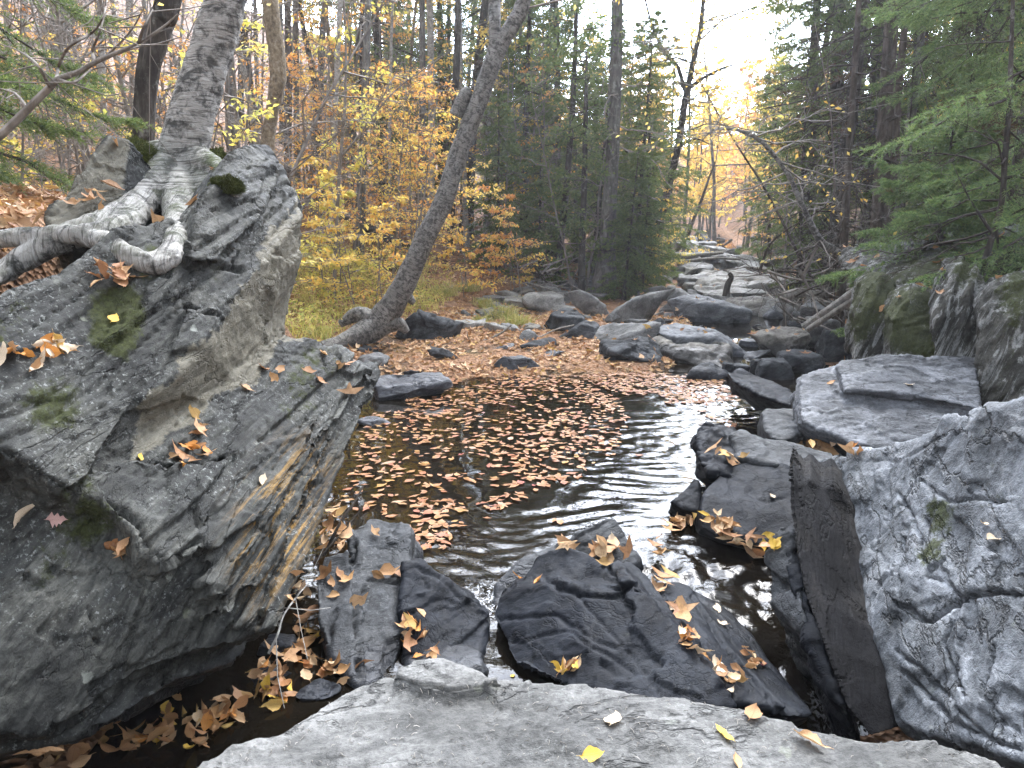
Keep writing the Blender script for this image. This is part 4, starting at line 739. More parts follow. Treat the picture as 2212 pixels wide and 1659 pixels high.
def spruce(name, H, base, Lmax, nb, seed, tw=16, m=7, nl=.105, nw=.022, dead=.0, r0=.11, mats=None, az=None, droop=.35, sparse=0., twl=.34):
    """returns trunk mesh and crown mesh (slot 0 twigs, slot 1 needles, slot 2 dead needles)"""
    rng = np.random.RandomState(seed); t = MB(); c = MB()
    zz = np.linspace(0, H, 12); path = np.stack([.02 * H * .3 * np.sin(zz * .5 + seed), .02 * H * .3 * np.cos(zz * .4 + seed * 2), zz], 1); path[0, :2] = path[1, :2]
    rr = r0 * (1 - .93 * zz / H); rr[0] *= 1.35; t.tube(path, rr, 9, wob=.06, seed=seed)
    O, Dv, Ln, Dd = [], [], [], []
    for i in range(nb):
        u = (i + rng.rand()) / nb; z = base + (H - base) * u ** .92; ph = rng.rand() * 6.283 if az is None else rng.uniform(*az)
        L = Lmax * (1 - u) ** .75 * rng.uniform(.6, 1.1) * min(1, .55 + 1.6 * u) + .15; isdead = (u < dead)
        el = .25 - .75 * (1 - u) + rng.normal() * .12; s = np.linspace(0, 1, 7); hx = np.array([math.cos(ph), math.sin(ph), 0])
        px = np.interp(z, zz, path[:, 0]); py = np.interp(z, zz, path[:, 1])
        B = A3(px, py, z) + hx[None] * (L * s)[:, None] * math.cos(el * .7) + A3(0, 0, 1)[None] * (L * (math.sin(el) * s - droop * .5 * s ** 2 + droop * .45 * s ** 4))[:, None] + rng.normal(size=(7, 3)) * .02 * L
        c.tube(B, np.interp(s, [0, 1], [.006 + .009 * L, .003]), 4, 0)
        k = max(4, int(tw * (L / Lmax) ** .6)); uu = rng.uniform(.12 if not isdead else .3, 1, k); uu[0] = 1
        if sparse: k = max(3, int(k * (1 - sparse))); uu = uu[:k]
        p = np.stack([np.interp(uu, s, B[:, j]) for j in range(3)], 1); sd = np.where(rng.rand(k) < .5, -1., 1.)
        pr = np.array([-hx[1], hx[0], 0]); tdir = pr[None] * sd[:, None] * rng.uniform(.5, 1, k)[:, None] + hx[None] * rng.uniform(.35, .9, k)[:, None] + A3(0, 0, 1)[None] * rng.uniform(-.55, .12, k)[:, None]
        tdir[0] = hx + A3(0, 0, -.1); tdir /= np.linalg.norm(tdir, axis=1)[:, None]
        O.append(p); Dv.append(tdir); Ln.append(np.clip(twl * L * (1.15 - uu), .07, .55) * rng.uniform(.7, 1.3, k) + .06); Dd.append(np.full(k, isdead))
    O = np.concatenate(O); Dv = np.concatenate(Dv); Ln = np.concatenate(Ln); Dd = np.concatenate(Dd); n = len(O)
    for j in range(m):
        q = (j + rng.rand(n)) / m; P = O + Dv * (Ln * q)[:, None] - A3(0, 0, 1)[None] * (.22 * Ln * q ** 2)[:, None]
        for s_ in (0, 1):
            rd = rng.normal(size=(n, 3)); rd -= Dv * (rd * Dv).sum(1)[:, None]; rd /= np.linalg.norm(rd, axis=1)[:, None]
            nd = Dv * .75 + rd * .75; nd /= np.linalg.norm(nd, axis=1)[:, None]; sdv = np.cross(nd, rng.normal(size=(n, 3))); sdv /= np.linalg.norm(sdv, axis=1)[:, None]
            l = nl * rng.uniform(.7, 1.25, n)[:, None]; keep = np.ones(n, bool)
            V = np.stack([P - sdv * nw * .5, P + sdv * nw * .5, P + nd * l], 1)
            for fl, mi in ((~Dd, 1), (Dd & (rng.rand(n) < .35), 2)):
                if fl.any(): c.add(V[fl].reshape(-1, 3), np.arange(fl.sum() * 3).reshape(-1, 3), None, mi)
    tt = O + Dv * Ln[:, None] - A3(0, 0, 1)[None] * (.22 * Ln)[:, None]; w = .004    # the twigs themselves
    sd = np.cross(Dv, A3(0, 0, 1)); sd /= np.linalg.norm(sd, axis=1)[:, None] + 1e-9
    c.add(np.stack([O - sd * w, O + sd * w, tt], 1).reshape(-1, 3), np.arange(n * 3).reshape(-1, 3), None, 0)
    return t.mesh(name + '_trunk'), c.mesh(name + '_crown', False)
def branchy(name, H, r, seed, nbr=14, Lb=1.6, sub=5, nleaf=0, lsize=.085, lean=.1, fb=.25, el=.35, layer=True, k=7, crook=.06, up=.12, tsub=4, curl=.2):
    """a broadleaf tree: trunk mesh, branch mesh, leaf mesh (None without leaves)"""
    rng = np.random.RandomState(seed); t = MB(); b = MB(); lf = MB()
    zz = np.linspace(0, H, 9); a = rng.rand() * 6.28; path = np.stack([lean * zz * math.cos(a), lean * zz * math.sin(a), zz], 1) + np.cumsum(rng.normal(size=(9, 3)) * A3(1, 1, 0) * crook * H / 9, 0); path -= path[0]
    rr = r * (1 - .85 * zz / H); rr[0] *= 1.25; t.tube(path, rr, k, wob=.05, seed=seed)
    LP, LD = [], []
    for i in range(nbr):
        u = fb + (1 - fb) * (i + rng.rand()) / nbr; z = H * u; p0 = np.array([np.interp(z, zz, path[:, j]) for j in range(3)]); ph = rng.rand() * 6.283; L = Lb * (1 - .6 * (u - fb) / (1 - fb)) * rng.uniform(.5, 1.15)
        hx = A3(math.cos(ph), math.sin(ph), 0); s = np.linspace(0, 1, 6); e = el + rng.normal() * .2
        B = p0 + hx[None] * (L * s * math.cos(e))[:, None] + A3(0, 0, 1)[None] * (L * (math.sin(e) * s + up * s * s * (-1 if layer else 1)))[:, None] + np.cumsum(rng.normal(size=(6, 3)) * curl * .2 * L, 0) * A3(1, 1, .6); B[0] = p0
        rb = min(r * .5, .006 + .007 * L); b.tube(B, np.interp(s, [0, 1], [rb, .0022]), 4)
        for q in range(sub):
            uu = rng.uniform(.2, 1); p = np.array([np.interp(uu, s, B[:, j]) for j in range(3)]); sg = 1 if q % 2 else -1; pr = A3(-hx[1], hx[0], 0)
            d = unit(hx * rng.uniform(.3, 1) + pr * sg * rng.uniform(.4, 1) + A3(0, 0, rng.uniform(-.15, .35))); l = L * rng.uniform(.2, .5) * (1.2 - uu * .6)
            Q = p + d[None] * (l * np.linspace(0, 1, 4))[:, None] + np.cumsum(rng.normal(size=(4, 3)) * .05 * l, 0); Q[0] = p; b.tube(Q, [rb * .45, rb * .35, .0025, .0015], 3)
            for z_ in range(tsub):
                v = rng.uniform(.15, 1); pp = p + d * l * v; d2 = unit(d + rng.normal(size=3) * A3(.8, .8, .35)); e2 = pp + d2 * l * rng.uniform(.2, .5); b.tube(np.stack([pp, .5 * (pp + e2) + rng.normal(size=3) * .03 * l, e2]), [.0025, .002, .0012], 3)
            if nleaf:
                g = rng.uniform(.05, 1.1, nleaf); P = p + d[None] * (l * g)[:, None] + rng.normal(size=(nleaf, 3)) * l * A3(.28, .28, .08); LP.append(P); LD.append(np.tile(d * .7 + A3(0, 0, -.25), (nleaf, 1)))
    if LP: leaves(lf, np.concatenate(LP), np.concatenate(LD), lsize, rng, flat=.7 if layer else .3)
    return t.mesh(name + '_trunk'), b.mesh(name + '_branches'), (lf.mesh(name + '_leaves', False) if LP else None)
def with_mats(me, *ms):
    for m in ms: me.materials.append(m)
    return me
def place(proto, p, rz=0, sc=1., mats=None, tilt=(0, 0), **tg):
    """proto: (name, [(part name, mesh)]) ; mats overrides materials per part on the object"""
    name, parts = proto; o = empty(name, p, **tg); o.rotation_euler = (tilt[0], tilt[1], rz); o.scale = (sc,) * 3
    for i, (pn, me) in enumerate(parts):
        if me is None: continue
        c = bpy.data.objects.new(pn, me); C.objects.link(c); c.parent = o
        if mats and mats.get(pn):
            k = 0; c.material_slots[k].link = 'OBJECT'; c.material_slots[k].material = mats[pn]
    return o
SPR = []
for i, (H, base, Lm, nb, kw) in enumerate([(13, 1.2, 2.4, 120, {}), (16, 3.0, 2.3, 120, dict(dead=.18)), (9, .4, 1.9, 110, {}), (5, .15, 1.3, 90, dict(nl=.07)), (14, 4.5, 2.2, 90, dict(dead=.3, sparse=.3)), (3.0, .1, .95, 70, dict(nl=.06, nw=.016))]):
    t, c = spruce('spruce', H, base, Lm, nb, 100 + i, r0=.012 * H + .01, tw=32, **kw); with_mats(t, M_bk_dark); with_mats(c, M_twig_dark, M_needle if i != 2 else M_needle3, M_dead); SPR.append(('spruce_tree', [('trunk', t), ('crown', c)]))
SAP = []
for i, (H, r, nb, Lb, nl) in enumerate([(2.2, .014, 11, .95, 10), (3.2, .018, 13, 1.25, 9), (4.5, .025, 16, 1.5, 8), (1.3, .01, 9, .7, 10), (6.5, .04, 19, 1.8, 8)]):
    t, b, l = branchy('sapling', H, r, 200 + i, nb, Lb, 5, nl, fb=.18, el=.25, tsub=2); with_mats(t, M_twig); with_mats(b, M_twig); with_mats(l, M_org); SAP.append(('maple_sapling', [('trunk', t), ('branches', b), ('leaves', l)]))
BARE = []
for i, (H, r, nb, Lb) in enumerate([(3.5, .02, 14, 1.3), (6, .032, 20, 1.8), (2.2, .013, 12, 1.0), (9, .05, 24, 2.2)]):
    t, b, l = branchy('bare', H, r, 300 + i, nb, Lb, 7, 0, fb=.15, el=.5, layer=False, tsub=5, curl=.35); with_mats(t, M_twig); with_mats(b, M_twig); BARE.append(('bare_sapling', [('trunk', t), ('branches', b)]))
TALL = []
for i, (H, r, nb, Lb, nl, fb) in enumerate([(14, .11, 26, 2.6, 12, .4), (17, .14, 28, 3.0, 11, .45), (12, .085, 24, 2.2, 13, .3), (15, .10, 22, 2.2, 3, .5)]):
    t, b, l = branchy('tall', H, r, 400 + i, nb, Lb, 6, nl, fb=fb, el=.5, layer=False, lsize=.11, tsub=2, crook=.03); with_mats(t, M_bk_grey); with_mats(b, M_twig); with_mats(l, M_yel); TALL.append(('maple_tree', [('trunk', t), ('branches', b), ('leaves', l)]))

FAR = []
for i, (H, r, nb, Lb) in enumerate([(9, .09, 26, 2.2), (11, .1, 28, 2.4)]):
    t, b, l = branchy('far', H, r, 700 + i, nb, Lb, 5, 16, fb=.15, el=.6, layer=False, lsize=.22, tsub=1, crook=.03); with_mats(t, M_bk_grey); with_mats(b, M_twig); with_mats(l, M_yel); FAR.append(('maple_tree', [('trunk', t), ('branches', b), ('leaves', l)]))
# ------------------------------------------------------------------ trees: the ones that can be told apart
def pix_path(pts, Y):
    ps = []
    for i, q in enumerate(pts): ps.append(W(q[0], q[1], Y if len(q) < 3 else q[2]))
    return np.array(ps)
def trunk_tree(name, label, pts, widths, Y, mat, ext=4., k=12, cat='tree', n=26, crown=None, wob=.08, sink=.25, seed=0, group=None, forks=(), attrs=None):
    """a trunk drawn through layout points at distance Y; ext metres are added above the picture's edge"""
    P = pix_path(pts, Y); Yv = P[:, 1]; wv = np.array(widths) / F_ * (Yv * cp - (P[:, 2] - H_) * sp) * .5
    d = unit(P[0] - P[1]); gz = float(ground_z(P[:1, 0], P[:1, 1])[0]); sink = max(sink, min(3.5, (P[0][2] - gz) + .1)) if Y > 9 else sink
    P = np.vstack([P[0] + d * sink, P]); wv = np.append(wv[0] * 1.1, wv)
    if ext: d = unit(P[-1] - P[-2]); d = unit(d + A3(0, 0, .4)); P = np.vstack([P, P[-1] + d * ext * .5, P[-1] + d * ext]); wv = np.concatenate([wv, [wv[-1] * .75, wv[-1] * .35]])
    base = P[1].copy(); Q = bez(P - base, n); rr = np.interp(np.linspace(0, len(P) - 1, len(Q)), np.arange(len(P)), wv)
    o = empty(name, base, label, cat, group); mb = MB(); mb.tube(Q, rr, k, wob=wob, seed=seed)
    if not crown: mb2 = None
    for fpts, fw, fext in forks:
        FQ = pix_path(fpts, Y); fwv = np.array(fw) / F_ * (FQ[:, 1]) * .5
        if fext: FQ = np.vstack([FQ, FQ[-1] + unit(FQ[-1] - FQ[-2]) * fext]); fwv = np.append(fwv, fwv[-1] * .4)
        FQ = bez(FQ - base, 12); mb.tube(FQ, np.interp(np.linspace(0, 1, 12), np.linspace(0, 1, len(fwv)), fwv), max(5, k - 3), wob=wob, seed=seed + 3)
    me = mb.mesh('trunk'); t = link('trunk', me, mat, o)
    if crown:
        rng = np.random.RandomState(seed + 5); b = MB(); lf = MB(); LP, LD = [], []; u0, nb, Lb, nl, ls, dirb, lm, tm, el = crown
        for i in range(nb):
            u = u0 + (1 - u0) * (i + rng.rand()) / nb; j = u * (len(Q) - 1); p0 = np.array([np.interp(j, np.arange(len(Q)), Q[:, c]) for c in range(3)]); rt = np.interp(j, np.arange(len(Q)), rr)
            ph = rng.rand() * 6.283; L = Lb * rng.uniform(.4, 1.1); dv = unit(A3(math.cos(ph) + dirb, math.sin(ph), el + rng.normal() * .25)); s = np.linspace(0, 1, 6)
            B = p0 + dv[None] * (L * s)[:, None] + np.cumsum(rng.normal(size=(6, 3)) * .05 * L, 0) + A3(0, 0, -.12 * L)[None] * (s ** 2)[:, None]; B[0] = p0; rb = min(rt * .5, .006 + .007 * L); b.tube(B, np.linspace(rb, .003, 6), 4)
            for q in range(6):
                v = rng.uniform(.25, 1); p = np.array([np.interp(v, s, B[:, c]) for c in range(3)]); d = unit(dv + rng.normal(size=3) * .8); l = L * rng.uniform(.15, .4); e2 = p + d * l; b.tube(np.stack([p, .5 * (p + e2) + rng.normal(size=3) * .06 * l, e2]), [rb * .4, .003, .0015], 3)
                for z_ in range(3): w_ = rng.uniform(.3, 1); pp = p + d * l * w_; b.tube(np.stack([pp, pp + unit(d + rng.normal(size=3) * .7) * l * .4]), [.0025, .0012], 3)
                if nl: LP.append(p + d[None] * (l * rng.uniform(.1, 1.2, nl))[:, None] + rng.normal(size=(nl, 3)) * l * .25); LD.append(np.tile(d + A3(0, 0, -.5), (nl, 1)))
        link('branches', b.mesh('branches'), tm, o)
        if LP: leaves(lf, np.concatenate(LP), np.concatenate(LD), ls, rng, flat=.4); link('leaves', lf.mesh('leaves', False), lm, o)
    return o
# the birch on the boulder, its flare and its roots as one smooth skin
from mathutils.bvhtree import BVHTree
def bvh_of(objs):
    V, F, n0 = [], [], 0
    for o in objs:
        me = o.data; v = getco(me) + np.array(o.location); me.calc_loop_triangles(); t = np.empty(len(me.loop_triangles) * 3, np.int32); me.loop_triangles.foreach_get('vertices', t)
        V.append(v); F.append(t.reshape(-1, 3) + n0); n0 += len(v)
    return BVHTree.FromPolygons(np.concatenate(V).tolist(), np.concatenate(F).tolist())
LBV = bvh_of([lb])
def hit(px, py, bv=None):
    d = Vector(ray(px, py)).normalized(); h = (bv or LBV).ray_cast(Vector(EYE), d); return (np.array(h[0]), np.array(h[1])) if h[0] else (None, None)
h0, _ = hit(392, 440); BY = float(h0[1]) + .12; DEP = BY * 1.02
root = bpy.data.objects.new('birch_tree', None); C.objects.link(root)
bb = W(392, 425, BY); root.location = bb; tag(root, 'thick white birch with spreading roots standing on top of the tilted boulder', 'tree')
mb = MB()
tp = bez(np.array([W(385, 480, BY), W(388, 425, BY), W(393, 365, BY), W(405, 290, BY), W(432, 190, BY + .05), W(462, 90, BY + .08), W(487, 0, BY + .1), W(520, -160, BY + .2), W(550, -500, BY + .4), W(560, -1100, BY + .8)]), 44)
rr = np.interp(np.linspace(0, 9, 44), np.arange(10), np.array([108, 128, 106, 90, 86, 82, 77, 70, 56, 22]) / F_ * DEP * .5)
mb.tube(tp - bb, rr, 26, wob=.05, seed=3, cap='solid')
def rootline(pts, ws, lift=.35):
    """a root drawn over the boulder: each point lies on the stone, or at an explicit distance"""
    P = []
    for i, q in enumerate(pts):
        w = ws[min(i, len(ws) - 1)]
        if len(q) > 2: P.append(W(*q)); continue
        h, nn_ = hit(q[0], q[1])
        if h is None: P.append(P[-1] + (W(q[0], q[1], P[-1][1]) - P[-1])); continue
        P.append(W(q[0], q[1], h[1] - w / F_ * h[1] * lift))
    P = np.array(P); 
    for _ in range(2): P[1:-1, 1] = .25 * P[:-2, 1] + .5 * P[1:-1, 1] + .25 * P[2:, 1]
    P = np.array([W(q[0], q[1], p[1]) for q, p in zip(pts, P)])
    k = max(30, len(P) * 6); Q = bez(P - bb, k); mb.tube(Q, np.interp(np.linspace(0, 1, k), np.linspace(0, 1, len(ws)), np.array(ws)) / F_ * np.interp(np.linspace(0, 1, k), np.linspace(0, 1, len(P)), P[:, 1]) * .5, 16, wob=.07, seed=len(pts), cap='solid')
rootline([(375, 350, BY), (345, 400, BY - .05), (300, 440), (255, 470), (210, 488), (160, 507), (110, 530), (60, 555), (0, 588), (-70, 620), (-140, 650)], [90, 84, 70, 60, 56, 56, 54, 52, 48, 46, 44])
rootline([(395, 390, BY), (395, 430, BY - .06), (388, 480), (380, 520), (365, 552), (335, 567), (300, 562), (262, 545), (228, 522), (190, 515)], [100, 84, 62, 56, 52, 50, 46, 46, 44, 36])
rootline([(365, 370, BY), (330, 425, BY), (290, 465), (240, 495), (180, 505), (110, 508), (40, 512), (-40, 520), (-140, 530)], [80, 64, 50, 46, 42, 40, 38, 36, 34])
rootline([(415, 380, BY), (445, 398, BY - .04), (470, 412), (495, 420), (520, 416)], [80, 56, 42, 34, 16])
rootline([(420, 350, BY), (450, 352), (478, 372), (500, 400)], [70, 44, 34, 18])
rootline([(365, 335, BY + .03), (320, 338, BY + .05), (275, 350, BY), (248, 378, BY - .1), (240, 430, BY - .2)], [70, 56, 40, 24, 14])
me = remesh(mb.mesh('birch_skin'), .0105); smooth_mesh(me, 4)
v = getco(me); nn = getno(me); w_ = v + bb
setco(me, v + nn * (.007 * fbm(w_ * 9, 5, .65, 2) + .005 * np.abs(fbm(w_ * A3(14, 14, 22), 3, .6, 5)) * np.clip(1.5 - (w_[:, 2] - bb[2]) * 2, .15, 1))[:, None])
v = getco(me) + bb; ax = tp; dd = np.linalg.norm(v[:, None, :] - ax[None, ::2], axis=2); j = dd.argmin(1); c = ax[::2][j]
lng = np.concatenate([[0], np.cumsum(np.linalg.norm(np.diff(ax[::2], axis=0), axis=1))])[j] + (v[:, 2] - c[:, 2]); ang = np.arctan2(v[:, 1] - c[:, 1], v[:, 0] - c[:, 0])
isroot = v[:, 2] < bb[2] + .02
U = np.where(isroot, v[:, 2] * .9, ang * .16); Vv = np.where(isroot, v[:, 0] * .95 + v[:, 1] * .15, lng)
u = me.uv_layers.new(name='UVMap') if not me.uv_layers else me.uv_layers[0]; li = np.empty(len(me.loops), np.int32); me.loops.foreach_get('vertex_index', li)
u.data.foreach_set('uv', np.stack([U[li], Vv[li]], 1).ravel().astype(np.float32))
p2 = proj(v); attr(me, 'moss', np.clip(1.3 * blob(310, 330, 36, 1) + 1.3 * blob(480, 405, 40, 1.3) + 1.0 * blob(462, 345, 34) + .3 * blob(395, 400, 50) + isroot * (.22 + .5 * fbm(v * 6, 4, .6, 3)), 0, 1) * sstep(-.1, .3, nn[:, 2]))
me.polygons.foreach_set('use_smooth', np.ones(len(me.polygons), bool))
link('trunk', me, M_birch, root)
_b = MB(); _l = MB(); rng = np.random.RandomState(5)     # its crown, above the picture
for i in range(16):
    p0 = tp[rng.randint(30, 43)] - bb; ph = rng.rand() * 6.28; d = unit(A3(math.cos(ph), math.sin(ph), .7)); L = rng.uniform(.8, 2.2); e = p0 + d * L; _b.tube(bez(np.stack([p0, p0 + d * L * .5 + rng.normal(size=3) * .1, e]), 6), np.linspace(.022, .005, 6), 5)
    leaves(_l, e + rng.normal(size=(45, 3)) * .45, np.tile(d, (45, 1)), .06, rng)
link('branches', _b.mesh('branches'), M_twig, root); link('leaves', _l.mesh('leaves', False), M_yel, root)
# moss cushions at the foot of the birch
n = N('moss'); _c = n.ramp(n.noise(n.O, 45, 6, .75), (.3, (.022, .03, .008)), (.55, (.085, .10, .024)), (.8, (.18, .195, .05)))
M_moss = n.surf(n.pbr(_c, .95, n.bump(n.noise(n.O, 120, 5, .8), 1, .02), .1))
def moss_pad(label, px, py, Y, size, seed):
    V, F = ico(5); rng = np.random.RandomState(seed); V = V * A3(*size) ; V = V + (V / (np.linalg.norm(V, axis=1)[:, None] + 1e-6)) * (.018 * fbm(V * 14, 4, .6, seed) + .018 * np.abs(fbm(V * 45, 3, .7, seed + 1)))[:, None]
    m_ = MB(); m_.add(V, F); k_ = rng.randint(len(V), size=3500); d_ = V[k_] / np.array(size) ** 2; d_ /= np.linalg.norm(d_, axis=1)[:, None]; d_ = d_ + rng.normal(size=d_.shape) * .5 + A3(0, 0, .3); s_ = np.cross(d_, rng.normal(size=d_.shape)); s_ /= np.linalg.norm(s_, axis=1)[:, None]
    b_ = V[k_] + rng.normal(size=d_.shape) * .003; m_.add(np.stack([b_ - s_ * .0022, b_ + s_ * .0022, b_ + d_ * .011], 1).reshape(-1, 3), np.arange(len(b_) * 3).reshape(-1, 3)); o = link('moss_cushion', m_.mesh('moss_cushion'), M_moss, loc=W(px, py, Y)); tag(o, label, 'moss'); return o
moss_pad('thick green moss cushion on the left side of the birch foot', 292, 338, BY - .2, (.12, .09, .10), 1)
moss_pad('green moss cushion capping the right-hand birch root', 488, 402, float(hit(488, 402)[0][1]), (.075, .045, .04), 2)
moss_pad('brown-green moss between birch and boulder crest', 466, 352, BY - .12, (.07, .09, .075), 3)


trunk_tree('ash_tree', 'dark rough trunk just behind the white birch at left', [(309, 300), (313, 220), (320, 150), (335, 90), (350, 40), (366, -10)], [46, 44, 48, 52, 54, 54], 7.2, M_bk_dark, wob=.1, seed=2, sink=.8)
trunk_tree('beech_tree', 'tan flaky trunk rising behind the crest of the tilted boulder', [(577, 420), (578, 320), (586, 250), (600, 180), (598, 110), (583, 0)], [34, 30, 27, 34, 36, 36], 11., M_bk_tan, wob=.12, seed=4, ext=6, sink=.4)
trunk_tree('yellow_birch', 'leaning grey birch arching over the left side of the pool', [(735, 742, 11.6), (775, 726, 11.8), (815, 700, 12), (850, 655, 12), (880, 600, 12), (920, 510, 12), (960, 430, 12), (985, 350, 12), (1012, 275, 12), (1040, 205, 12), (1062, 140, 12), (1085, 90, 12), (1112, 45, 12), (1134, -10, 12)], [36, 52, 60, 54, 47, 43, 42, 40, 39, 38, 37, 34, 32, 31], 12, M_ybirch, k=22, n=60, wob=.11, seed=6, ext=5, sink=.3,
    forks=[([(1062, 140), (1068, 95), (1069, 40), (1069, -20)], [26, 24, 23, 22], 3), ([(850, 660), (875, 640), (895, 655)], [40, 26, 12], 0), ([(830, 700), (862, 700), (880, 718)], [50, 30, 14], 0), ([(985, 250), (1005, 205), (1015, 195)], [30, 24, 18], 0), ([(800, 690), (770, 680), (735, 700)], [46, 34, 16], 0)], crown=(.86, 14, 2.0, 8, .08, .3, M_yel, M_twig, .5))
for lab, pts, ws, Y, m in [
    ('whitish slender birch far left behind the bare branch', [(226, 300), (222, 180), (219, 90), (215, -10)], [14, 13, 13, 12], 14, M_bk_pale),
    ('pale thin trunk at the left edge of the photo', [(20, 300), (18, 100), (12, -10)], [15, 14, 13], 15, M_bk_pale),
    ('broad grey trunk seen behind the bare twigs at upper left', [(128, 300), (126, 150), (118, -10)], [26, 24, 22], 22, M_bk_grey),
    ('dark reddish trunk right of the tan flaky trunk', [(622, 480), (622, 300), (624, 150), (620, -10)], [18, 16, 15, 15], 19, M_bk_red),
    ('straight grey trunk beside the dark reddish one', [(645, 500), (641, 300), (640, 150), (638, -10)], [14, 13, 12, 12], 20, M_bk_grey),
    ('dark crooked trunk leaning left in the hillside forest', [(690, 360), (684, 225), (672, 140), (655, 60), (645, -10)], [13, 13, 12, 11, 11], 21, M_bk_dark),
    ('grey trunk crossing behind the dark crooked one', [(672, 400), (685, 270), (694, 150), (699, 30), (700, -10)], [14, 14, 13, 12, 12], 23, M_bk_grey),
    ('white barked slim birch in the middle of the hillside', [(718, 420), (722, 300), (728, 150), (735, -10)], [12, 12, 11, 11], 18, M_bk_pale),
    ('slim tan trunk close to the dark ash', [(500, 330), (496, 180), (480, 60), (470, -10)], [20, 18, 16, 15], 17, M_bk_grey),
    ('grey-white trunk with broken stubs left of the leaning birch', [(930, 480), (932, 300), (931, 150), (928, -10)], [17, 16, 15, 15], 22, M_bk_pale),
    ('thin grey trunk just left of the stubby pale one', [(912, 480), (913, 300), (912, 150), (910, -10)], [11, 11, 11, 10], 23, M_bk_grey),
    ('thin pale trunk right of the stubby pale one', [(962, 470), (965, 300), (968, 150), (970, -10)], [11, 11, 10, 10], 25, M_bk_grey),
    ('dark conifer trunk nearest behind the leaning birch', [(972, 560), (980, 300), (987, 120), (990, -10)], [18, 17, 16, 15], 21, M_bk_dark),
    ('thin straight stem left of the pale stubby trunk', [(842, 420), (842, 300), (845, 100), (848, -10)], [7, 7, 7, 6], 20, M_bk_pale),
    ('very slim dark stem in the middle hillside', [(780, 400), (779, 200), (782, -10)], [8, 8, 7], 22, M_bk_dark),
    ('slim grey stem between the reddish and crooked trunks', [(760, 430), (765, 250), (770, 100), (790, -10)], [8, 8, 7, 7], 24, M_bk_grey)]:
    trunk_tree('forest_tree', lab, pts, ws, Y, m, ext=5, k=8, seed=int(pts[0][0]), sink=1.2, wob=.06, crown=(.7, 9, 1.8, 10, .1, 0, M_yel if Y % 2 else M_org, M_twig, .4))
trunk_tree('maple_sapling', 'slim pale sapling standing in the yellow grass before the orange leaves', [(723, 588), (727, 480), (733, 370), (740, 290), (745, 225), (747, 100), (742, -10)], [9, 8, 8, 7, 6, 5, 5], 14.5, M_twig, ext=2, k=7, forks=[([(735, 340), (770, 300), (805, 250), (832, 200)], [6, 5, 4, 3], .6), ([(806, 250), (860, 190), (930, 140)], [4, 3, 3], .5)], crown=(.35, 16, 1.1, 7, .085, .4, M_lime, M_twig, .3), seed=12)
trunk_tree('spruce_tree', 'big grey conifer trunk standing between pool and forest in the middle', [(1306, 605), (1310, 560), (1316, 450), (1323, 336), (1330, 150), (1334, -10)], [54, 40, 32, 29, 27, 25], 19, M_bk_grey, ext=6, k=14, sink=.4, crown=(.32, 46, 2.3, 0, .1, .5, M_yel, M_twig, -.15), seed=14)
trunk_tree('spruce_tree', 'thin dark conifer trunk left of the big grey conifer', [(1212, 520), (1222, 420), (1236, 250), (1242, 120), (1246, -10)], [15, 14, 12, 10, 9], 20, M_bk_dark, ext=4, k=9, sink=.8, crown=(.3, 30, 1.6, 26, .10, .2, M_needle, M_twig_dark, -.1), seed=15)
trunk_tree('spruce_tree', 'short dark trunk in front of the dense firs', [(1256, 605), (1258, 520), (1262, 400), (1264, 300)], [17, 14, 13, 11], 19, M_bk_dark, ext=2, k=9, sink=.3, crown=(.2, 26, 1.3, 20, .10, 0, M_needle, M_twig_dark, -.1), seed=16)
trunk_tree('poplar_tree', 'slanting tree with sparse yellow leaves against the bright sky gap', [(1413, 535), (1423, 490), (1445, 400), (1466, 310), (1478, 230), (1486, 190), (1500, 120), (1514, 60), (1520, -10)], [20, 18, 16, 15, 14, 13, 12, 10, 8], 22, M_bk_dark, ext=3, k=10, sink=.8, seed=18,
    forks=[([(1486, 192), (1520, 168), (1560, 148), (1598, 136)], [9, 7, 5, 3], .5), ([(1480, 196), (1462, 140), (1440, 120), (1410, 60), (1392, -10)], [9, 8, 7, 5, 4], .6), ([(1464, 320), (1500, 300), (1530, 310)], [6, 4, 2], .3)], crown=(.38, 48, 2.8, 22, .085, .35, M_yel, M_twig_dark, .35))
trunk_tree('dead_tree', 'thin dead tree leaning over the far stream logs', [(1458, 547), (1482, 515), (1500, 470), (1516, 430), (1529, 392), (1545, 350)], [10, 9, 7, 6, 5, 3], 30, M_twig_dark, ext=0, k=6, sink=.1, crown=(.25, 14, 1.6, 0, .1, .2, M_yel, M_twig, .5), seed=19)
trunk_tree('arched_birch', 'thin lichen-speckled birch arching left over the stream from right bank', [(1895, 600), (1850, 570), (1800, 540), (1772, 520), (1745, 470), (1734, 446), (1718, 410), (1705, 381), (1678, 343), (1645, 306), (1608, 286), (1575, 278), (1545, 280), (1525, 294), (1515, 308)], [22, 20, 18, 16, 13, 12, 11, 10, 10, 9, 8, 6, 5, 3, 2], 11.5, M_ybirch, ext=0, k=12, n=60, sink=.3, crown=(.25, 34, 1.5, 1, .08, -.2, M_yel, M_drift, .15), seed=20, wob=.1)
trunk_tree('spruce_tree', 'thin dark conifer trunk standing left of the pair of big right-bank trunks', [(1818, 610), (1824, 500), (1832, 350), (1840, 240), (1850, 100), (1856, -10)], [20, 18, 15, 14, 12, 11], 12.5, M_bk_red, ext=4, k=11, sink=.5, crown=(.15, 44, 1.8, 0, .1, -.3, M_dead, M_twig_dark, -.2), seed=21)
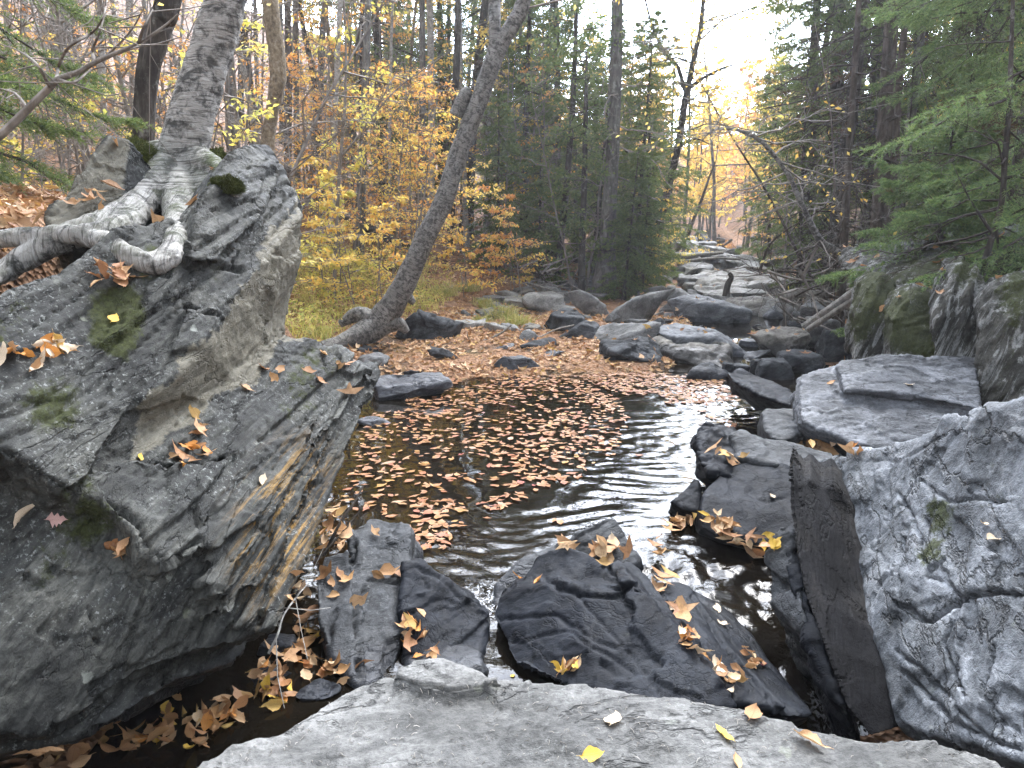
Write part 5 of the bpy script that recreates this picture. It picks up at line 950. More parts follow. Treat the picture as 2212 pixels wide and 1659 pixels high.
trunk_tree('spruce_tree', 'thickest reddish conifer trunk of the right bank', [(1899, 495), (1903, 430), (1914, 224), (1922, 100), (1930, -10)], [38, 34, 31, 29, 28], 13.5, M_bk_red, ext=5, k=14, sink=1, crown=(.2, 30, 1.8, 0, .1, -.5, M_dead, M_twig_dark, -.1), seed=22)
trunk_tree('spruce_tree', 'slim reddish conifer trunk close beside the thickest one', [(1930, 480), (1933, 350), (1938, 250), (1948, 120), (1962, -10)], [17, 16, 15, 15, 14], 14, M_bk_red, ext=5, k=10, sink=1, seed=23)
trunk_tree('maple_tree', 'grey mottled trunk right of the two reddish conifer trunks', [(1940, 500), (1948, 400), (1962, 299), (1977, 187), (1988, 80), (1994, -10)], [20, 19, 19, 18, 18, 17], 13, M_bk_grey, ext=5, k=12, sink=1, crown=(.3, 12, 2.2, 0, .1, .6, M_dead, M_twig_dark, .05), seed=24)
trunk_tree('dead_sapling', 'thin black stem hanging beside the grey mottled trunk', [(1969, 215), (1975, 120), (1985, -10)], [4, 5, 5], 12.6, M_bk_dark, ext=1, k=6, sink=.1, seed=25)
trunk_tree('young_spruce', 'small crooked dark trunk rooted on top of the mossy cliff', [(2112, 618, 7.4), (2120, 590, 7.45), (2138, 530, 7.5), (2150, 490, 7.5), (2165, 430, 7.5), (2170, 350, 7.5), (2178, 260, 7.5), (2185, 100, 7.5), (2190, -60, 7.5)], [26, 18, 13, 12, 12, 12, 11, 9, 7], 7.5, M_bk_dark, ext=1.5, k=10, sink=.1, forks=[([(2145, 505), (2120, 470), (2095, 430), (2080, 400)], [8, 6, 4, 3], .2), ([(2112, 618), (2080, 640), (2050, 650)], [24, 14, 6], 0), ([(2115, 612), (2140, 622), (2175, 640)], [24, 12, 6], 0)], crown=(.25, 30, 1.2, 0, .1, -.3, M_dead, M_twig_dark, -.15), seed=26)
# ------------------------------------------------------------------ forest: copies of the prototypes
rng = np.random.RandomState(11)
_hts = {}
def put(proto, px, Y, sc, label, cat, group, mats=None, tilt=.04, dz=-.08, cap=15.):
    p = at(px, Y); p[2] += dz
    if proto[0] not in _hts or True:
        key = proto[1][0][1].name
        if key not in _hts: _hts[key] = max(v.co.z for v in proto[1][0][1].vertices)
        if 1190 < px < 1720 and cap: sc = min(sc, max(1.2, H_ + math.tan(R(cap + (0. if px < 1420 else -1.5))) * Y - p[2]) / _hts[key])
    return place(proto, p, rng.rand() * 6.28, sc, mats, tuple(rng.normal(size=2) * tilt), label=label, cat=cat, group=group)
# right bank: near spruces with long drooping boughs
def near_spruce(label, px, Y, H, base, Lm, nb, seed, az=None, mat=M_needle2, z=None, tw=78, **kw):
    t, c = spruce('near_spruce', H, base, Lm, nb, seed, tw=tw, m=20, nl=.045, nw=.0085, r0=.06, az=az, **kw); with_mats(t, M_bk_dark); with_mats(c, M_twig_dark, mat, M_dead)
    p = at(px, Y) if z is None else at(px, Y, z); o = place(('spruce_tree', [('trunk', t), ('crown', c)]), p, 0, 1, label=label, cat='spruce'); return o
near_spruce('bright green young spruce hanging its boughs in from the right edge', 2330, 7.6, 7.5, .5, 2.6, 88, 501, z=1.5, droop=.5, twl=.36)
near_spruce('dense green spruce filling the upper right corner', 2180, 9.6, 9, 1.4, 2.4, 92, 502, z=1.9, droop=.4, dead=.12)
near_spruce('low young spruce drooping over the mossy cliff top', 2010, 9.2, 2.4, .1, 1.5, 60, 503, z=1.0, droop=.5)
near_spruce('bright spruce with dense boughs just right of the grey mottled trunk', 2060, 11.5, 8, 1.8, 2.0, 80, 505, droop=.4)
near_spruce('dark green spruce with boughs entering from the left edge', -140, 5.6, 5., .3, 1.75, 60, 504, z=1.9, droop=.45, mat=M_needle)
# conifers either side of the stream
for px, Y, k, sc, lab in [(1240, 24, 2, 1.1, 'olive fir between the two conifer trunks in the middle'), (1340, 24, 2, 1.0, 'olive fir right behind the big grey trunk'), (1440, 27, 2, .9, 'olive fir at the left rim of the sky gap'), (1130, 23, 2, 1.15, 'deep green fir just right of the leaning birch'), (1190, 24, 0, 1.0, 'fir behind the thin dark conifer trunk'), (1285, 21, 2, .95, 'bushy fir left of the big grey conifer trunk'), (1372, 20.5, 2, .8, 'dense low fir at the right foot of the big grey trunk'), (1395, 23, 2, 1.05, 'shaggy fir behind the slanting tree base'), (1300, 27, 0, .85, 'tall fir behind the big grey conifer trunk'), (1400, 30, 0, .62, 'fir standing left of the sky gap'),
                          (1725, 24, 0, 1.0, 'spruce that borders the sky gap on its right'), (1765, 19, 0, .9, 'tall spruce right of the arched birch top'), (1690, 34, 0, .6, 'farther spruce right of the sky gap'), (1800, 16.5, 1, .9, 'tall spruce behind the thin dark conifer trunk'), (1725, 17, 2, .62, 'low bushy fir behind the arched birch'), (1870, 18, 0, 1., 'dark spruce between the right-bank trunks'), (2010, 16, 1, 1., 'spruce behind the grey mottled trunk'), (2090, 14, 0, .9, 'tall spruce deep in the right bank'), (2200, 14.5, 1, 1., 'spruce at the far right edge'), (1660, 28, 2, .9, 'olive fir on the right bank upstream'), (1980, 11.5, 5, .9, 'little spruce at the foot of the big trunks'), (1075, 20, 3, .9, 'small fir below the leaning birch'), (1010, 24, 1, 1., 'thin needled spruce left of the leaning birch'), (1165, 20, 3, .75, 'small blue-green fir at the dead wood heap'), (1345, 18.2, 3, .75, 'small fir at the foot of the big grey trunk'), (1385, 18.6, 5, 1., 'little fir leaning over the stream rocks')]:
    put(SPR[k], px, Y, sc, lab, 'spruce', None)
for i in range(40):
    px = rng.choice([rng.uniform(720, 1320), rng.uniform(1720, 2350)], p=[.65, .35]); Y = rng.uniform(24, 46) if px < 1500 else rng.uniform(17, 40)
    put(SPR[rng.choice([0, 2, 1, 0])], px, Y, rng.uniform(.8, 1.2), 'dark conifer deep in the forest behind the pool', 'spruce', 'conifers deep in the forest')
for i in range(8): put(SPR[rng.choice([1, 4])], rng.uniform(-200, 700), rng.uniform(26, 42), rng.uniform(.9, 1.2), 'thin conifer standing far up the left hillside', 'spruce', 'conifers far up the left hillside')
# left hillside: trunks, saplings, bare twigs
for i in range(38):
    px = rng.uniform(-150, 1150); Y = rng.uniform(17, 48); k = rng.randint(4)
    put(TALL[k], px, Y, rng.uniform(.75, 1.15), 'slender grey forest tree on the left hillside', 'tree', 'slender trees of the left hillside', dict(leaves=[M_yel, M_org, M_mix, M_yel][i % 4], trunk=[M_bk_grey, M_bk_pale, M_bk_grey, M_bk_tan, M_bk_pale][i % 5]))
def saps(n, x0, x1, y0, y1, ks, ms, label, group, sc=(.8, 1.2)):
    for i in range(n): put(SAP[rng.choice(ks)], rng.uniform(x0, x1), rng.uniform(y0, y1), rng.uniform(*sc), label, 'sapling', group, dict(leaves=ms[i % len(ms)]), .08)
saps(17, 640, 910, 15, 20, [1, 2, 2], [M_mix, M_org, M_org, M_mix], 'orange and yellow maple sapling behind the grassy bank', 'maple saplings behind the grassy bank', (.8, 1.15))
saps(8, 640, 900, 13.2, 15.2, [0, 3, 0], [M_lime, M_yel, M_mix], 'low yellow leafed sapling at the edge of the grassy bank', 'low saplings at the grassy bank')
saps(24, 560, 1000, 19, 30, [2, 4, 4], [M_org, M_mix, M_yel], 'bright orange maple sapling among the hillside trunks', 'maple saplings among the hillside trunks')
saps(30, -150, 560, 9, 24, [1, 2, 4, 0], [M_yel, M_rust, M_lime, M_org, M_mix], 'rusty and yellow sapling in the thicket at upper left', 'saplings in the upper left thicket')
saps(6, 1000, 1140, 16.5, 19, [0, 3, 1], [M_mix, M_org, M_yel], 'orange leafed sapling right of the leaning birch base', 'saplings right of the leaning birch')
saps(12, 1080, 1330, 22, 30, [4, 2], [M_yel, M_yel, M_org], 'yellow sapling glowing between the dark firs', 'yellow saplings between the firs', (.9, 1.4))
saps(5, 1410, 1450, 19, 30, [0, 1], [M_yel, M_lime], 'yellow bush leaning over the stream from left bank', 'yellow bushes at the left stream edge', (.6, 1.))
saps(14, 1590, 1760, 20, 38, [2, 4], [M_yel, M_org, M_lime], 'golden sapling at the right side of the far stream', 'golden saplings by the far stream')
saps(10, 1740, 2250, 14, 22, [2, 4], [M_lime, M_yel], 'pale yellow sapling behind the right-bank conifers', 'yellow saplings behind the right-bank conifers')
for i in range(74):
    Y = rng.uniform(40, 95); px = rng.uniform(1300, 1800); put(FAR[rng.randint(2)], px, Y, rng.uniform(.6, 1.0), 'golden tree on the far hill beyond the stream', 'tree', 'golden trees on the far hill', dict(leaves=[M_yel, M_org, M_mix][i % 3]))
for i in range(22): put(BARE[rng.choice([0, 1, 1, 3])], rng.uniform(-150, 560), rng.uniform(8, 20), rng.uniform(.8, 1.2), 'leafless grey sapling tangled in the upper left thicket', 'sapling', 'bare saplings of the upper left thicket', None, .15)
for i in range(26): put(BARE[rng.choice([1, 1, 3])], rng.uniform(600, 1420), rng.uniform(18, 30), rng.uniform(.8, 1.2), 'leafless twiggy sapling in front of the forest', 'sapling', 'bare saplings before the forest', None, .12)
for i in range(24): put(BARE[rng.choice([0, 1, 2])], rng.uniform(1660, 2150), rng.uniform(11.5, 18), rng.uniform(.8, 1.2), 'leafless dark twiggy sapling on the right bank', 'sapling', 'bare saplings of the right bank', dict(trunk=M_twig_dark if i % 2 else M_twig, branches=M_twig_dark if i % 3 else M_twig), .25)
for px, Y, sc_, lab in [(1478, 31, .8, 'sparse yellow tree at the left of the sky gap'), (1545, 36, .9, 'sparse yellow tree in the middle of the sky gap'), (1612, 33, .8, 'sparse yellow tree at the right of the sky gap'), (1655, 27, .75, 'sparse yellow tree before the spruce at the sky gap')]: put(TALL[[3, 0, 3, 2][int(px) % 4]], px, Y, sc_, lab, 'tree', None, None, cap=None)
# the leafless branch that reaches in from the left edge
o = empty('bare_branch', W(-60, 330, 3.6), 'pale forked leafless branch reaching in from the left edge', 'branch'); b0 = W(-60, 330, 3.6); mb = MB(); rg = np.random.RandomState(8)
main = [(-60, 330), (0, 292), (60, 235), (108, 188), (125, 172), (170, 155), (205, 135), (250, 115), (300, 92), (350, 60), (385, 30)]
P = pix_path(main, 3.6) - b0; mb.tube(bez(P, 40), np.linspace(18, 3, 40) / F_ * 3.6 * .5 * np.linspace(1.1, 1, 40), 9, wob=.12)
for fk in [[(120, 180), (128, 140), (150, 100), (200, 70), (225, 30), (232, -10)], [(205, 138), (200, 110), (215, 70), (230, 20)], [(250, 115), (300, 100), (340, 95), (390, 80)], [(170, 155), (230, 120), (280, 70), (310, 20)], [(125, 172), (160, 178), (200, 150), (260, 140)], [(60, 235), (30, 200), (-10, 190)], [(108, 188), (80, 140), (40, 110), (0, 95)], [(300, 92), (310, 60), (330, 20)]]:
    Q = bez(pix_path([(a, b, 3.6 + .25 * rg.normal() * (i > 0)) for i, (a, b) in enumerate(fk)], 3.6) - b0, 16); mb.tube(Q, np.linspace(.009, .0022, 16), 6, wob=.1)
    for _ in range(4):
        i = rg.randint(4, 15); e = Q[i] + rg.normal(size=3) * .16; mb.tube(np.stack([Q[i], .5 * (Q[i] + e) + rg.normal(size=3) * .02, e]), [.003, .0025, .001], 4)
link('limb', mb.mesh('limb'), M_twig, o)
# the thicket of thin branches behind it, each a shrub
for i, (px, Y, k, sc) in enumerate([(40, 7.5, 0, .8), (150, 8.5, 0, .9), (250, 9, 1, .7), (-60, 9, 1, .8), (430, 12, 1, .9)]):
    put(BARE[k], px, Y, sc, ['tangled leafless shrub at the far left behind the spruce bough', 'leafless shrub between spruce bough and pale slim birch', 'leafless shrub left of the dark rough trunk', 'leafless shrub half outside the left edge', 'leafless shrub between the dark rough trunk and the birch'][i], 'shrub', None, None, .2)

# ------------------------------------------------------------------ ground plants
def plants(name, n, region, hgt, mat, seed, nl=7, lw=.03, spread=.12, leafy=True, ymax=40):
    rg = np.random.RandomState(seed); mb = MB(); ps = []
    while len(ps) < n:
        x, y = rg.uniform(-9, 3), rg.uniform(9.5, 23); p = A3(x, y, float(0)); ps.append(p) if True else None
    P = np.array(ps); P[:, 2] = ground_z(P[:, 0], P[:, 1]); q = proj(P); k = inpoly(q, region) & (P[:, 0] < x_left(P[:, 1]) + .2); return P[k]
reg = [(600, 560), (720, 545), (900, 560), (985, 610), (940, 680), (870, 690), (800, 690), (760, 715), (690, 745), (620, 740)]
P = plants('x', 9000, reg, .3, None, 3); rg = np.random.RandomState(4); mb = MB()
dn = fbm(P * 1.2, 3, .5, 4); P = P[dn > -.08]
for s_ in range(9):
    h = rg.uniform(.05, .42, len(P))[:, None]; Q = P + A3(0, 0, 1) * h + rg.normal(size=P.shape) * A3(.12, .12, .02); leaves(mb, Q, rg.normal(size=P.shape) * A3(1, 1, .2) + A3(0, 0, .25), .075, rg, flat=.5, asp=.38)
for s_ in range(4):
    d = rg.normal(size=P.shape) * A3(.35, .35, .05) + A3(0, 0, 1); d *= rg.uniform(.15, .5, len(P))[:, None]; sd = np.cross(d, rg.normal(size=P.shape)); sd /= np.linalg.norm(sd, axis=1)[:, None]; b = P + rg.normal(size=P.shape) * A3(.1, .1, 0)
    mb.add(np.stack([b - sd * .006, b + sd * .006, b + d + A3(0, 0, -.05)], 1).reshape(-1, 3), np.arange(len(P) * 3).reshape(-1, 3))
o = link('bank_plants', mb.mesh('bank_plants', False), M_under); o['kind'] = 'stuff'; tag(o, 'yellow-green leafy plants covering the left bank', 'plants')
def grass_tuft(label, px, py, size, n, seed, zb=None, group=None):
    rg = np.random.RandomState(seed); Y = base_Y(px, py); p = at(px, Y); mb = MB(); b = rg.normal(size=(n, 3)) * A3(.35, .3, 0) * size; d = rg.normal(size=(n, 3)) * A3(.45, .45, 0) + A3(0, 0, 1); d /= np.linalg.norm(d, axis=1)[:, None]
    L = size * rg.uniform(.5, 1.2, n)[:, None]; sd = np.cross(d, rg.normal(size=(n, 3))); sd /= np.linalg.norm(sd, axis=1)[:, None]; w = .006; m = b + d * L * .55; t = b + d * L + A3(0, 0, -.25) * L + d * A3(1, 1, 0) * L * .35
    V = np.stack([b - sd * w, b + sd * w, m + sd * w * .8, m - sd * w * .8, t], 1).reshape(-1, 3); i = np.arange(n)[:, None] * 5
    mb.add(V, i + np.array([0, 1, 2, 3])[None]); mb.add(V[:0], np.zeros((0, 3), int)); F3 = i + np.array([3, 2, 4])[None] - 0; mb.f.append(F3 + (mb.n - len(V))); mb.mi.append(np.zeros(n, int))
    o = link('grass_tuft', mb.mesh('grass_tuft', False), M_grass, loc=p); tag(o, label, 'grass', group)
for i, (px, py, s_, n_, lab) in enumerate([(1080, 690, .42, 420, 'tall yellowing grass clump on the gravel bar'), (1115, 705, .35, 260, 'grass clump hanging over the dark sloping boulder'), (1050, 665, .32, 260, 'grass clump at the back of the gravel bar'), (1010, 630, .35, 300, 'green grass fringe below the whitish stone'), (960, 640, .35, 260, 'green grass right of the leaning birch trunk'), (1130, 660, .3, 200, 'thin grass behind the pale squarish boulder'), (1040, 700, .25, 200, 'short grass at the leaf mat edge'), (1350, 610, .45, 160, 'green weed plant beside the big grey conifer'), (690, 730, .3, 200, 'grass at the tip of the birch root')]): grass_tuft(lab, px, py, s_, n_, i)
# ------------------------------------------------------------------ fallen leaves
n = N('fallen_leaf'); u_ = n.sep(n.UV); rnd = n.obj()
PAL = [(0, (.27, .125, .055)), (.16, (.40, .22, .10)), (.32, (.50, .32, .17)), (.46, (.34, .15, .055)), (.6, (.56, .41, .25)), (.74, (.45, .25, .10)), (.88, (.30, .16, .08)), (1, (.52, .34, .10))]
def leaf_nodes(n, rnd, pal, rough=.6, tr=.2, name=None):
    u_ = n.sep(n.UV); c = n.ramp(rnd, *pal); au = n.math('ABSOLUTE', u_[0])
    vein = n.ramp(n.math('PINGPONG', n.math('SUBTRACT', n.math('MULTIPLY', u_[1], 9.), n.math('MULTIPLY', au, 3.)), .5), (.0, 1), (.1, 0)); mid = n.ramp(au, (.02, 1), (.07, 0))
    c = n.mix(n.math('MULTIPLY', n.math('MAXIMUM', vein, mid), .4), c, n.mix(1, c, (.5, .45, .4), 'MULTIPLY')); c = n.mix(n.ramp(n.noise(n.O, 38, 4, .7), (.5, 0), (.62, .55)), c, n.mix(1, c, (.45, .4, .36), 'MULTIPLY'))
    d = n.pbr(c, rough, n.bump(n.math('MAXIMUM', vein, mid), .4, .003), .3); t = n.nd('ShaderNodeBsdfTranslucent'); n.st(t.inputs[0], c); return n.surf(n.addsh(d, t.outputs[0], tr))
M_leaf = leaf_nodes(n, rnd, PAL)
M_leafy = leaf_nodes(N('yellow_fallen_leaf'), .5, [(0, (.62, .40, .06)), (1, (.66, .44, .08))])
M_leafo = leaf_nodes(N('orange_fallen_leaf'), .5, [(0, (.52, .22, .05)), (1, (.56, .25, .06))])
M_leafp = leaf_nodes(N('pink_fallen_leaf'), .5, [(0, (.60, .38, .34)), (1, (.6, .38, .34))]); M_leafr = leaf_nodes(N('red_fallen_leaf'), .5, [(0, (.22, .02, .03)), (1, (.22, .02, .03))])
M_leafpale = leaf_nodes(N('pale_fallen_leaf'), .5, [(0, (.62, .50, .36)), (1, (.62, .5, .36))])
M_litter = leaf_nodes(N('leaf_litter'), N('tmp').isl, PAL) if False else None
n = N('leaf_litter'); M_litter = leaf_nodes(n, n.isl, PAL)
n = N('floating_leaf'); FPAL = [(0, (0.258, 0.102, 0.031)), (.2, (0.319, 0.145, 0.053)), (.4, (0.365, 0.191, 0.081)), (.55, (0.258, 0.079, 0.025)), (.7, (0.350, 0.191, 0.037)), (.85, (0.274, 0.112, 0.046)), (.95, (0.365, 0.224, 0.124)), (1, (0.289, 0.053, 0.031))]
M_float = leaf_nodes(n, n.obj(), FPAL, .35, .05); n = N('floating_leaf_mat'); M_floatm = leaf_nodes(n, n.isl, FPAL, .4, .05)
M_fbrown = leaf_nodes(N('sunken_brown_leaf'), .5, [(0, (.3, .14, .06)), (1, (.3, .14, .06))])
def leaf_geo(seed, nx=4, ny=8, curl=0., roll=0., wav=.0, asp=.64, shape='oval'):
    """unit length leaf with the blade along +Y, its face up"""
    rg = np.random.RandomState(seed); s = np.linspace(0, 1, ny + 1); w = np.sin(np.pi * s ** .85) ** .8 * asp * .5; w = w * (1 + .06 * rg.normal(size=ny + 1)) + 1e-4
    if shape == 'maple': w = asp * .5 * np.array([.05, .5, .95, .45, .85, .4, .55, .22, .02][:ny + 1])
    u = np.linspace(-1, 1, nx + 1); U, S = np.meshgrid(u, s); X = U * w[:, None]; Y = S - .5; Z = -.06 * np.cos(U * 3.14) * w[:, None]
    if curl: a = curl * (S - .5) * (1 + .3 * U * rg.normal()); r_ = 1 / abs(curl); Y, Z = np.sin(a) / curl, Z + (1 - np.cos(a)) / curl
    if roll: a = roll * U * (.7 + .6 * S); X, Z2 = w[:, None] * np.sin(a) / roll, w[:, None] * (1 - np.cos(a)) / roll; Z = Z + Z2 * rg.choice([1, 1, -1])
    if wav: Z = Z + wav * np.sin(S * 9 + U * 2 + rg.rand() * 6) * np.abs(U) * .5 + wav * .6 * rg.normal(size=Z.shape) * np.abs(U)
    return np.stack([X, Y, Z], -1).reshape(-1, 3), grid_faces(nx + 1, ny + 1), np.stack([U, S], -1).reshape(-1, 2)
KINDS = [dict(curl=.35, wav=.03), dict(curl=.8, roll=.35, wav=.04), dict(roll=.9, curl=.3, wav=.03), dict(curl=-.5, roll=.5, wav=.05), dict(roll=1.7, curl=.5, wav=.02), dict(curl=1.1, roll=.3, wav=.05), dict(wav=.05, curl=.2, roll=.2), dict(curl=.6, roll=1.1, wav=.04)]
LG = [leaf_geo(i, **KINDS[i % 8]) for i in range(16)]
def leaf_mesh(g, name, mat, stem=True):
    m_ = MB(); m_.add(*g)
    if stem: p = g[0].reshape(9, -1, 3)[0].mean(0); m_.tube(np.stack([p + A3(0, .03, 0), p - A3(0, .1, -.01), p - A3(.02, .2, -.03)]), [.012, .01, .008], 4)
    me = m_.mesh(name); me.materials.append(mat); return me
LME = [leaf_mesh(g, 'fallen_leaf', M_leaf) for g in LG]
MAPLE = leaf_mesh(leaf_geo(77, 6, 8, wav=.05, curl=.4, asp=1.0, shape='maple'), 'maple_leaf', M_leafp)
FLAT = [leaf_mesh(leaf_geo(50 + i, 2, 8, wav=.012, curl=.12, asp=[.58, .62, .7][i % 3]), 'floating_leaf', M_float, False) for i in range(5)]
ROCKS = [o for o in bpy.data.objects if o.type == 'MESH' and o.parent is None and o.get('category') in ('rock', 'boulder', 'slab', 'cliff')] 
ABV = bvh_of(ROCKS + [gr_o])
_bo = BVHTree.FromPolygons((getco(bo.data) + rb_base).tolist(), [list(p.vertices) for p in bo.data.polygons])
def frame(nrm, ang, tilt, rg):
    nz = unit(np.asarray(nrm) + rg.normal(size=3) * tilt); x = unit(np.cross(A3(math.cos(ang), math.sin(ang), .01), nz)); y = np.cross(nz, x); return np.stack([x, y, nz], 1)
rg = np.random.RandomState(21); NLEAF = 0; LEAVES = []
def leaf_at(px, py, label, group=None, size=.085, kind=None, mat=None, tilt=.3, h=0., ang=None, me=None, cat='leaf', up=0.):
    global NLEAF
    p, nr = hit(px, py, ABV)
    if p is None or p[1] > 14: return
    wz = 0.0
    if p[2] < wz: d = ray(px, py); p = EYE + d * ((wz - H_) / d[2]); nr = A3(0, 0, 1)
    nr = unit(nr * (1 - up) + A3(0, 0, up))
    M = frame(nr, rg.rand() * 6.283 if ang is None else ang, tilt, rg); s_ = size * .8 * rg.uniform(.72, 1.2); pos = p + nr * (.008 + h)
    o = bpy.data.objects.new('fallen_leaf', me or LME[rg.randint(16) if kind is None else kind]); C.objects.link(o)
    m4 = Matrix(np.vstack([np.hstack([M * s_, pos[:, None]]), [0, 0, 0, 1]]).tolist()); o.matrix_world = m4
    if mat: o.material_slots[0].link = 'OBJECT'; o.material_slots[0].material = mat
    tag(o, label, cat, group); NLEAF += 1; LEAVES.append((s_ / p[1] * (5 if group is None else 1), o, pos, nr)); return o
def pile(pts, n, sx, sy, label, group, size=.085, hmax=.05, tilt=.26, mats=(None,), up=.4):
    for i in range(n):
        c = pts[rg.randint(len(pts))]; leaf_at(c[0] + rg.normal() * sx, c[1] + rg.normal() * sy, label, group, size, None, mats[rg.randint(len(mats))], tilt, rg.rand() ** 1.5 * hmax, up=up)
mixm = (None,) * 9 + (M_leafo, M_leafy)
pile([(30, 395), (80, 410), (120, 440), (60, 450), (20, 470), (100, 400), (30, 430)], 42, 28, 16, 'curled brown leaf on the leafy ledge at upper left', 'leaves on the upper left ledge', .09, .05, .4, (None, None, M_leafpale, M_leafo))
pile([(205, 440), (180, 455)], 7, 14, 8, 'dry leaf caught between birch root and pale plank of rock', 'leaves behind the birch root', .08, .02)
pile([(232, 600), (260, 605), (215, 598)], 13, 14, 9, 'dark rusty leaf heaped on the boulder right under the birch roots', 'leaves under the birch roots', .075, .03, .5, (None, M_fbrown, M_fbrown))
pile([(50, 770), (90, 775), (130, 755), (20, 765), (100, 795)], 20, 18, 9, 'curled tan leaf in the heap on the left edge of the tilted boulder', 'leaf heap at the left edge', .09, .03, .5, (None, M_leafpale, M_leafo))
pile([(420, 900), (430, 935), (412, 965), (440, 985), (458, 978), (385, 990)], 14, 7, 6, 'orange-brown leaf lodged in the step of the tilted boulder', 'leaves lodged in the boulder step', .07, .02, .4, (None, M_leafo))
pile([(240, 1192), (265, 1190)], 8, 14, 7, 'dry brown leaf on the shelf below the diagonal crack', 'leaves below the diagonal crack', .075, .02, .5)
leaf_at(244, 690, 'single bright yellow leaf on the moss of the tilted boulder', None, .095, 0, M_leafy, .1, ang=1.9); leaf_at(300, 988, 'small yellow leaf at the inner corner of the boulder step', None, .06, 0, M_leafy, .1)
leaf_at(565, 1040, 'large pale tan leaf standing on the split beds of the tilted boulder', None, .11, 0, M_leafpale, .1, ang=2.4); leaf_at(48, 1112, 'long rolled tan leaf hanging at the left edge of the boulder', None, .12, 4, M_leafpale, .1, ang=0.2); leaf_at(121, 1124, 'small pinkish maple leaf on the mossy hollow of the boulder', None, .09, me=MAPLE, mat=M_leafp, tilt=.02)
for q in [(530, 838), (568, 797), (602, 800), (590, 818), (690, 822), (745, 800), (738, 790), (697, 765), (712, 700), (748, 842), (665, 800)]: leaf_at(q[0], q[1], 'lone dry leaf on the flat ledge behind the split beds', 'leaves on the boulder ledge', .085, None, mixm[rg.randint(6)], .3)
pile([(250, 1590), (300, 1590), (350, 1580), (400, 1575), (450, 1565), (490, 1545), (540, 1520), (590, 1500), (330, 1610), (430, 1600), (270, 1620), (100, 1625), (150, 1640), (620, 1480)], 84, 24, 15, 'wet orange-brown leaf in the dark hollow under the tilted boulder', 'leaves in the dark hollow', .10, .05, .4, mixm)
pile([(560, 1470), (600, 1440), (650, 1430), (690, 1440), (720, 1460), (640, 1400), (660, 1360), (690, 1400), (740, 1440), (650, 1320), (640, 1280)], 62, 18, 16, 'curled tan leaf in the drift between tilted boulder and upright slab', 'leaves in the drift by the upright slab', .085, .06, .6, mixm)
pile([(735, 1150), (715, 1170), (745, 1185), (720, 1120)], 20, 10, 14, 'dark brown leaf packed at the top of the upright slab', 'leaves at the top of the upright slab', .075, .05, .6, (None, M_fbrown))
for q in [(715, 1260), (722, 1285), (735, 1240), (705, 1235), (770, 1430), (745, 1255), (815, 1155), (840, 1242), (820, 1245), (862, 1243), (770, 1300)]: leaf_at(q[0], q[1], 'dry leaf lying on the face of the upright grey slab', 'leaves on the upright slab', .07, None, mixm[rg.randint(6)], .2)
pile([(890, 1365), (880, 1395), (910, 1410), (930, 1420)], 18, 9, 12, 'rusty leaf wedged between upright slab and wedge rock', 'leaves by the wedge rock', .075, .04, .6, (None, M_leafo))
for q, k in [((1122, 1248), M_leafo), ((1165, 1256), M_leafo), ((1322, 1174), M_leafpale), ((1346, 1190), M_leafo), ((1548, 1316), M_leafpale), ((1563, 1350), M_leafpale), ((1320, 1165), M_leafpale)]: leaf_at(q[0], q[1], 'lone leaf on the dark rocks in the middle', 'lone leaves on the middle rocks', .075, None, k, .2)
pile([(1230, 1184), (1218, 1186)], 6, 8, 4, 'orange leaf on the crown of the ridged boulder', 'leaves on the crown of the ridged boulder', .06, .02, .4, (M_leafo, None)); pile([(1296, 1196), (1305, 1212), (1288, 1190)], 11, 7, 7, 'tan leaf in the notch of the ridged boulder', 'leaves in the notch of the ridged boulder', .07, .03, .5, (None, M_leafpale))
pile([(1430, 1272), (1445, 1300), (1462, 1325), (1470, 1335)], 13, 7, 7, 'tan leaf at the upper end of the rock groove', 'leaves at the upper end of the groove', .075, .03, .5, (None, M_leafpale))
pile([(1480, 1372), (1500, 1400), (1520, 1418), (1545, 1445), (1565, 1468), (1580, 1480)], 28, 8, 8, 'tan curled leaf filling the lower groove beside the ridged boulder', 'leaves filling the lower groove', .085, .04, .5, (None, M_leafpale, None, M_leafo))
pile([(1610, 1415), (1630, 1438), (1645, 1450)], 11, 8, 6, 'brown leaf on the ribbed rock by the chute', 'leaves on the ribbed rock', .075, .03, .5); leaf_at(1648, 1438, 'dark red leaf on the ribbed rock by the chute', None, .07, 0, M_leafr, .2)
pile([(1228, 1452), (1240, 1445), (1215, 1455)], 8, 9, 6, 'leaf propped between ridged boulder and near pale rock', 'leaves behind the near pale rock', .085, .03, .7, (None, M_leafy))
pile([(1425, 1200), (1440, 1165), (1465, 1138), (1500, 1124), (1530, 1128), (1555, 1140), (1570, 1152)], 40, 11, 8, 'wet orange leaf stranded in the strip below the smooth dark rock', 'leaves stranded below the smooth dark rock', .08, .03, .3, (M_leafo, None, M_leafy)); pile([(1610, 1170), (1640, 1185), (1665, 1178)], 13, 12, 7, 'yellow-brown leaf at the right end of the small chute pool', 'leaves at the right end of the chute pool', .085, .03, .3, (M_leafy, None))
pile([(1765, 962), (1790, 966), (1815, 970), (1845, 975)], 22, 14, 5, 'dry leaf drifted against the lower edge of the flat slab', 'leaves below the flat slab', .085, .04, .5, (None, M_leafo)); pile([(1560, 990), (1585, 995)], 7, 10, 6, 'leaf caught beside the dark fractured block', 'leaves by the dark block', .085, .02)
leaf_at(2125, 1136, 'curled tan leaf on the pale blue boulder, upper of two', None, .10, 2, M_leafpale, .15, ang=1.2); leaf_at(2148, 1166, 'curled tan leaf on the pale blue boulder, lower of two', None, .10, 3, M_leafpale, .15, ang=.5); leaf_at(1668, 1073, 'pale leaf on top of the smooth dark rock', None, .09, 0, M_leafpale, .1)
